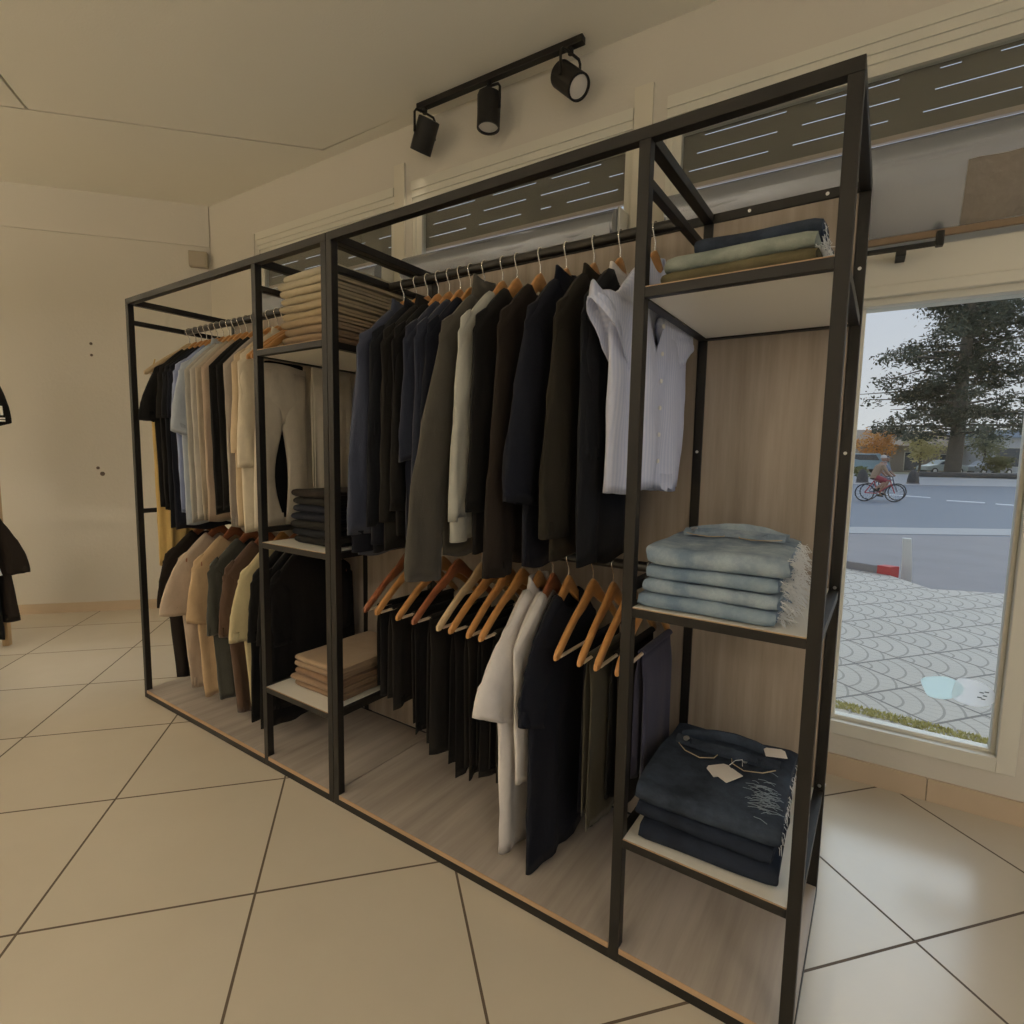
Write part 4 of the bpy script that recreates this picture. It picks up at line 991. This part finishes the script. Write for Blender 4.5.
small_tree('yellow autumn tree left of the big conifer trunk', .735, 57, 4.2, 1.5, leafmat('yellow_leaves', (.62, .54, .20), (.78, .72, .42)))
small_tree('pale green tree right of the big conifer trunk', .85, 60, 5.6, 1.6, leafmat('pale_green_leaves', (.20, .21, .11), (.36, .36, .2)))
small_tree('round yellow-green shrub in front of the white building', .875, 55, 1.7, .85, leafmat('shrub_leaves', (.12, .13, .04), (.26, .25, .08)), .06, 1100, ZR + .6, 'shrub', 'shrub', .3)
small_tree('low green shrub at the far kerb beside the cyclists', .629, 44, .95, .42, leafmat('kerb_shrub_leaves', (.10, .13, .04), (.2, .22, .07)), .04, 500, ZR + .2, 'shrub', 'shrub', .3)
small_tree('dark hanging tree at the right edge of the window', .985, 50, 14, 1.7, L_con, .25, 3800, low=.22)

# houses
def house(label, u0, u1, d, h, roof_h, mw, mr, wins, name='house', flat=False, z=ZP):
    a = Vector(F2(u0, d)); b = Vector(F2(u1, d)); L = (b - a).length; t = thing(name, label, 'house', (a.x, a.y, z), math.atan2(b.y - a.y, b.x - a.x), 'houses across the street')
    MB().box(0, 0, 0, L, 7, h).build('walls', mw, t)
    if flat: MB().box(-.3, -.5, h, L + .3, 7.3, h + roof_h).build('roof', mr, t, bevel=.03)
    else: MB().loft([[(x, -.7, h), (x, 3.5, h + roof_h), (x, 7.7, h), (x, 7.7, h + .12), (x, 3.5, h + roof_h + .2), (x, -.7, h + .12)] for x in (-.5, L + .5)]).build('roof', mr, t)
    for k, (x0, x1, z0, z1) in enumerate(wins):
        w = MB().box(x0 * L, -.06, z0, x1 * L, .02, z1).build('window', M_frame, t); MB().box(x0 * L + .08, -.08, z0 + .08, x1 * L - .08, -.061, z1 - .08).build('pane', plain('dark_window_glass', (.07, .085, .10), .15), w)
    return t
house('tan house with brown tiled roof behind the yellow tree', .63, .84, 66, 3.0, 1.9, plain('tan_render', (.42, .36, .29), .9), plain('brown_roof_tiles', (.36, .28, .20), .9, 0, .15, 3), ((.12, .24, .7, 2.3), (.36, .52, .1, 2.4), (.66, .82, .6, 2.2)))
house('white building with pale blue fascia at the right of the window', .862, 1.12, 62, 4.1, .8, plain('white_render', (.62, .63, .64), .85), plain('pale_blue_fascia', (.42, .50, .62), .7), ((.03, .2, .8, 3.0), (.36, .55, .1, 3.1), (.62, .95, .1, 3.1)), flat=True)

# vehicles
def car(label, u, d, heading, m, van=False, z=ZP, name='car'):
    t = thing(name, label, 'van' if van else 'car', far(u, d, z), heading, 'vehicles parked across the street')
    if van: prof = [(-2.1, .35), (-2.15, 1.2), (-2.05, 1.95), (1.0, 2.0), (1.6, 1.25), (2.1, 1.05), (2.15, .4)]
    else: prof = [(-2.1, .32), (-2.15, .85), (-1.5, .95), (-.95, 1.42), (.35, 1.45), (1.05, .98), (2.0, .80), (2.1, .35)]
    MB().loft([[(x, y * (1 if zz < 1.0 else .88), zz) for x, zz in prof] for y in (-.85, .85)]).build('body', m, t, smooth=False, bevel=.06)
    wt = 1.85 if van else 1.36
    pane = [(.95, 1.3), (.55, wt), (-1.9 if van else -.9, wt), (-1.9 if van else -1.35, 1.3)] if van else [(.9, 1.0), (.3, wt), (-.9, wt), (-1.35, 1.0)]
    for s in (-1, 1):
        MB().loft([[(x, s * (.755 if zz > 1.0 else .855) + s * dy, zz) for x, zz in pane] for dy in (.0, .02)]).build('side_window', plain('dark_window_glass', (.07, .085, .10), .15), t)
        for x in (-1.3, 1.3):
            w = MB().disc((x, s * .70, .32), (0, s, 0), .32, .17, 20).build('wheel', plain('tyre_rubber', (.03, .03, .03), .8), t); MB().disc((x, s * .872, .32), (0, s, 0), .19, .01, 16).build('hubcap', M_screw, w)
    return t
hd = math.atan2(r2.y, r2.x)
car('pale green-white car parked behind the conifer trunk', .775, 58, hd + PI, plain('pale_green_car_paint', (.55, .62, .60), .3))
car('pale blue van parked behind the cyclists', .637, 58, hd, plain('pale_blue_van_paint', (.36, .52, .60), .35), True, name='van')
car('silver car parked behind the round shrub', .862, 58, hd, plain('silver_car_paint', (.5, .52, .54), .3))
# rounded dark bollards on the far kerb
for k, (u, d) in enumerate(((.726, 40.2), (.634, 40.2))):
    t = thing('bollard', ['dark rounded bollard standing alone on the far kerb', 'dark rounded bollard behind the rear cycle wheel'][k], 'bollard', far(u, d, ZR + .05), 0, 'bollards on the far kerb')
    MB().tube([(0, 0, 0), (0, 0, .3), (0, 0, .7), (0, 0, .95), (0, 0, 1.02)], [.38, .37, .30, .16, .02], 18).build('cap', plain('dark_bollard_concrete', (.07, .07, .07), .9), t, smooth=True)
    MB().tube([(0, 0, 0), (0, 0, .08)], [.42, .42], 18).build('foot', M_conc, t)

# cyclists
def skin_body(name, nodes, edges, parent, mats):
    me = bpy.data.meshes.new(name); me.from_pydata([n[0] for n in nodes], edges, []); me.update()
    o = bpy.data.objects.new(name, me); COL.objects.link(o); o.parent = parent
    m = o.modifiers.new('skin', 'SKIN'); m.use_smooth_shade = True
    for k, v in enumerate(me.skin_vertices[0].data):
        r = nodes[k][1]; v.radius = (r, r); v.use_root = (k == 0)
    sb = o.modifiers.new('sub', 'SUBSURF'); sb.levels = 2; sb.render_levels = 2
    me.materials.append(mats); return o
def ell(c, r, n=14, m=10):
    mb = MB(); mb.loft([[(c[0] + r[0] * math.cos(2 * PI * i / n) * math.sin(PI * (j + .02) / (m + .04)), c[1] + r[1] * math.sin(2 * PI * i / n) * math.sin(PI * (j + .02) / (m + .04)), c[2] - r[2] * math.cos(PI * (j + .02) / (m + .04))) for i in range(n)] for j in range(m + 1)]); return mb
def bicycle(label, loc, rot, m):
    b = thing('bicycle', label, 'bicycle', loc, rot, 'bicycles on the street')
    for x in (-.52, .52):
        L = []
        for i in range(28):
            a = 2 * PI * i / 28
            L.append([(x + (.33 + .022 * math.cos(2 * PI * k / 8)) * math.cos(a), .018 * math.sin(2 * PI * k / 8), .352 + (.33 + .022 * math.cos(2 * PI * k / 8)) * math.sin(a)) for k in range(8)])
        L.append(L[0]); w = MB().loft(L, False, False).build('wheel', plain('tyre_rubber', (.03, .03, .03), .8), b, smooth=True)
        mb = MB()
        for i in range(12):
            a = PI * i / 6; mb.tube([(x, 0, .352), (x + .32 * math.cos(a), 0, .352 + .32 * math.sin(a))], .004, 4)
        mb.build('spokes', M_screw, w)
    fr_ = MB(); Bk = (-.52, 0, .352); bbk = (-.08, 0, .33); st = (-.22, 0, .82); hd_ = (.34, 0, .84); hb = (.38, 0, .70); ft = (.52, 0, .352)
    for a, c in ((Bk, bbk), (Bk, st), (bbk, st), (st, hd_), (bbk, hb), (hd_, hb), (hb, ft)): fr_.tube([a, c], .022, 8)
    fr_.build('frame', m, b, smooth=True)
    MB().tube([(.34, 0, .84), (.31, 0, .98), (.33, -.12, 1.0), (.26, -.28, .99)], .014, 6).tube([(.31, 0, .98), (.33, .12, 1.0), (.26, .28, .99)], .014, 6).build('handlebar', M_black, b, smooth=True)
    MB().loft([[(-.36, -.08, z), (-.36, .08, z), (-.1, .025, z), (-.1, -.025, z)] for z in (.88, .93)]).build('saddle', M_black, b, bevel=.01); MB().tube([st, (-.23, 0, .89)], .016, 6).build('seat_post', M_screw, b)
    MB().tube([(-.08, -.12, .33), (-.08, .12, .33)], .03, 10).tube([(-.08, .10, .33), (.05, .10, .22)], .012, 6).tube([(-.08, -.10, .33), (-.21, -.10, .44)], .012, 6).build('crank', M_screw, b)
    return b
def rider(label, loc, rot, m_top, m_leg, m_skin, m_hat):
    p = thing('person', label, 'person', loc, rot, 'cyclists on the street')
    nodes = [((-.22, 0, .97), .13), ((-.16, 0, 1.18), .135), ((-.06, 0, 1.38), .15), ((-.01, 0, 1.50), .07), ((.02, 0, 1.58), .055),
             ((-.02, .19, 1.40), .06), ((.10, .26, 1.18), .045), ((.26, .27, 1.02), .035), ((.30, .27, 1.0), .035), ((-.02, -.19, 1.40), .06), ((.10, -.26, 1.18), .045), ((.26, -.27, 1.02), .035), ((.30, -.27, 1.0), .035),
             ((-.16, .10, .93), .09), ((.20, .12, .74), .065), ((.02, .11, .30), .045), ((.12, .11, .24), .035), ((-.16, -.10, .93), .09), ((.16, -.12, .80), .065), ((-.20, -.11, .52), .045), ((-.12, -.11, .44), .035)]
    edges = [(0, 1), (1, 2), (2, 3), (3, 4), (2, 5), (5, 6), (6, 7), (7, 8), (2, 9), (9, 10), (10, 11), (11, 12), (0, 13), (13, 14), (14, 15), (15, 16), (0, 17), (17, 18), (18, 19), (19, 20)]
    skin_body('body', nodes, edges, p, m_skin)
    h = ell((.06, 0, 1.70), (.095, .078, .122)); h.build('head', m_skin, p, smooth=True)
    nz_ = MB().loft([[(.145, -.014, 1.665), (.145, .014, 1.665), (.146, .0, 1.715)], [(.172, -.006, 1.672), (.172, .006, 1.672), (.155, 0, 1.70)]]); nz_.build('nose', m_skin, p)
    for s in (-1, 1): ell((.138, s * .032, 1.712), (.014, .014, .010), 8, 6).build('eye', M_black, p, smooth=True); ell((.05, s * .080, 1.70), (.022, .012, .032), 8, 6).build('ear', m_skin, p, smooth=True)
    ell((.15, 0, 1.640), (.010, .026, .007), 8, 6).build('mouth', plain('lip_colour', (.4, .16, .14), .6), p, smooth=True)
    MB().tube([(.045, 0, 1.715), (.045, 0, 1.77), (.04, 0, 1.815), (.04, 0, 1.835)], [.108, .104, .07, .01], 18).add([(.12, -.08, 1.735), (.25, -.05, 1.715), (.25, .05, 1.715), (.12, .08, 1.735), (.12, -.08, 1.745), (.25, -.05, 1.725), (.25, .05, 1.725), (.12, .08, 1.745)], [(0, 3, 2, 1), (4, 5, 6, 7), (0, 1, 5, 4), (1, 2, 6, 5), (2, 3, 7, 6)]).build('cap', m_hat, p, smooth=True)
    MB().loft([[(x + .155 * k * math.cos(2 * PI * i / 20), .20 * k * math.sin(2 * PI * i / 20), z) for i in range(20)] for x, z, k in ((-.22, .92, 1.0), (-.20, 1.05, .92), (-.15, 1.2, .95), (-.07, 1.36, 1.08), (-.03, 1.44, .95), (-.01, 1.50, .45))]).build('shirt', m_top, p, smooth=True)
    for s in (-1, 1):
        MB().tube([(-.02, s * .17, 1.42), (.04, s * .225, 1.29), (.08, s * .25, 1.21)], [.085, .075, .066], 12).build('sleeve', m_top, p, smooth=True)
        k = (.20, s * .12, .74 if s > 0 else .80); MB().tube([(-.22, s * .10, .97), (-.10, s * .105, .92), (k[0] - .05, k[1], k[2] + .03)], [.115, .108, .085], 14).build('shorts_leg', m_leg, p, smooth=True)
        q = (.02, .11, .27) if s > 0 else (-.20, -.11, .49)
        MB().loft([[(q[0] - .06, q[1] - .045, q[2] - .06), (q[0] + .17, q[1] - .04, q[2] - .09), (q[0] + .17, q[1] + .04, q[2] - .09), (q[0] - .06, q[1] + .045, q[2] - .06)], [(q[0] - .05, q[1] - .04, q[2] + .05), (q[0] + .14, q[1] - .035, q[2] - .03), (q[0] + .14, q[1] + .035, q[2] - .03), (q[0] - .05, q[1] + .04, q[2] + .05)]]).build('shoe', M_black, p, bevel=.01)
    return p
M_skin = plain('tanned_skin', (.42, .24, .16), .6, 0, .05); 
c1 = far(.667, 21.6, ZR); c2 = far(.673, 22.6, ZR)
M_red = plain('red_bicycle_paint', (.45, .05, .07), .35)
bicycle('red bicycle ridden by the person in tan shirt', c1, hd - .25, M_red)
rider('person in tan shirt and pale cap riding the nearer red bicycle', c1, hd - .25, plain('tan_shirt', (.36, .25, .16), .9), plain('red_shorts', (.36, .06, .08), .9), M_skin, plain('pale_cap', (.65, .58, .52), .9))
bicycle('dark bicycle half hidden behind the red one', c2, hd - .2, plain('dark_blue_bicycle_paint', (.10, .08, .14), .4))
rider('person in grey-blue shirt riding beside the red bicycle', c2, hd - .2, plain('grey_blue_shirt', (.24, .28, .36), .9), plain('grey_shorts', (.2, .2, .24), .9), M_skin, plain('dark_cap', (.10, .09, .10), .9))

# ------------------------------------------------------------------ ceiling lights of the shop (behind the camera)
M_lamp = NT('lit_diffuser'); M_lamp.set(Base_Color=(.9, .9, .9), Emission_Color=(1.0, .89, .72), Emission_Strength=44.0); M_lamp = M_lamp.m
M_up = NT('added_uplight_glow'); M_up.set(Base_Color=(.9, .9, .9), Emission_Color=(1.0, .89, .72), Emission_Strength=62.0); M_up = M_up.m  # glowing plate added on top of the panels to brighten the ceiling
for k, (x, y) in enumerate(((-3.0, -2.4), (-.6, -3.2), (1.9, -3.4), (5.0, -2.5))):
    t = thing('ceiling_light', ['square lit hanging panel farthest left of the shop', 'second square lit ceiling panel of the shop', 'third square lit ceiling panel of the shop', 'square lit hanging panel nearest the right wall'][k], 'ceiling light', (x, y, CZ - .72), 0, 'ceiling panels of the shop')
    for sx in (-.25, .25): MB().tube([(sx, 0, 0), (sx, 0, .717)], .002, 6).build('wire', M_screw, t)
    MB().box(-.26, -.26, .0005, .26, .26, .004).build('added_uplight', M_up, t)
    MB().box(-.32, -.32, -.03, .32, .32, .0).build('housing', M_trim, t, bevel=.003)
    MB().box(-.29, -.29, -.036, .29, .29, -.0305).build('diffuser', M_lamp, t)
for k, (p, ax) in enumerate(SPOTS):
    ld = bpy.data.lights.new('spot_lamp', 'SPOT'); ld.energy = 1.5; ld.color = (1, .85, .65); ld.spot_size = 1.0; ld.spot_blend = .6; ld.shadow_soft_size = .03
    lo = bpy.data.objects.new('spot_lamp', ld); COL.objects.link(lo); lo.location = p; lo.rotation_euler = Vector(ax).to_track_quat('-Z', 'Y').to_euler()
# daylight: sky, soft sun, and portals at the glass
sun = bpy.data.lights.new('sun', 'SUN'); sun.energy = 2.8; sun.angle = math.radians(45); sun.color = (.84, .93, 1)
so = bpy.data.objects.new('sun', sun); COL.objects.link(so); so.rotation_euler = Vector((-.27, -.72, -.56)).to_track_quat('-Z', 'Y').to_euler()
def portal(loc, rot, sx, sy):
    l = bpy.data.lights.new('portal', 'AREA'); l.shape = 'RECTANGLE'; l.size = sx; l.size_y = sy; l.cycles.is_portal = True
    o = bpy.data.objects.new('portal', l); COL.objects.link(o); o.location = loc; o.rotation_euler = rot
portal((3.25, 1.45, 1.05), (PI / 2, 0, PI + TH), .52, 1.65)
portal((3.6, 1.47, 2.4), (PI / 2, 0, PI + TH), 2.7, .62); portal((-.1, 1.33, 2.1), (PI / 2, 0, PI + TH), 1.3, 1.2); portal((1.4, 1.38, 2.1), (PI / 2, 0, PI + TH), 1.3, 1.2)
portal((5.70, -3.0, 1.38), (PI / 2, 0, PI / 2), 2.1, 2.15); portal((5.70, -.3, 1.38), (PI / 2, 0, PI / 2), 2.3, 2.15)
w = bpy.data.worlds.new('sky'); S.world = w; w.use_nodes = True; nt = w.node_tree
bg = nt.nodes['Background']; tc = nt.nodes.new('ShaderNodeTexCoord'); sp = nt.nodes.new('ShaderNodeSeparateXYZ'); rp = nt.nodes.new('ShaderNodeValToRGB')
nt.links.new(tc.outputs['Generated'], sp.inputs[0]); nt.links.new(sp.outputs[2], rp.inputs[0]); nt.links.new(rp.outputs[0], bg.inputs[0])
e = rp.color_ramp.elements; e[0].position = .0; e[0].color = (.93, .93, .93, 1); e[1].position = .6; e[1].color = (.55, .67, .92, 1)
bg.inputs[1].default_value = 1.3

# ------------------------------------------------------------------ camera and view
cd = bpy.data.cameras.new('camera'); cam = bpy.data.objects.new('camera', cd); COL.objects.link(cam); S.camera = cam
cd.sensor_width = 36; cd.lens = 36 * CF / 1024; cd.clip_start = .02; cd.clip_end = 500
mw = Matrix.Identity(4)
for i in range(3): mw[i][0] = rt2[i]; mw[i][1] = up2[i]; mw[i][2] = -fw[i]; mw[i][3] = CAM[i]
cam.matrix_world = mw
S.view_settings.view_transform = 'Standard'; S.view_settings.look = 'None'; S.view_settings.gamma = 1; S.view_settings.use_curve_mapping = False
S.view_settings.exposure = -.68
S.cycles.max_bounces = 8; S.cycles.diffuse_bounces = 4; S.cycles.transparent_max_bounces = 16; S.cycles.caustics_reflective = False; S.cycles.caustics_refractive = False
try:
    S.cycles.use_denoising = True; S.cycles.denoiser = 'OPENIMAGEDENOISE'
except Exception: pass
S.cycles.sample_clamp_indirect = 4
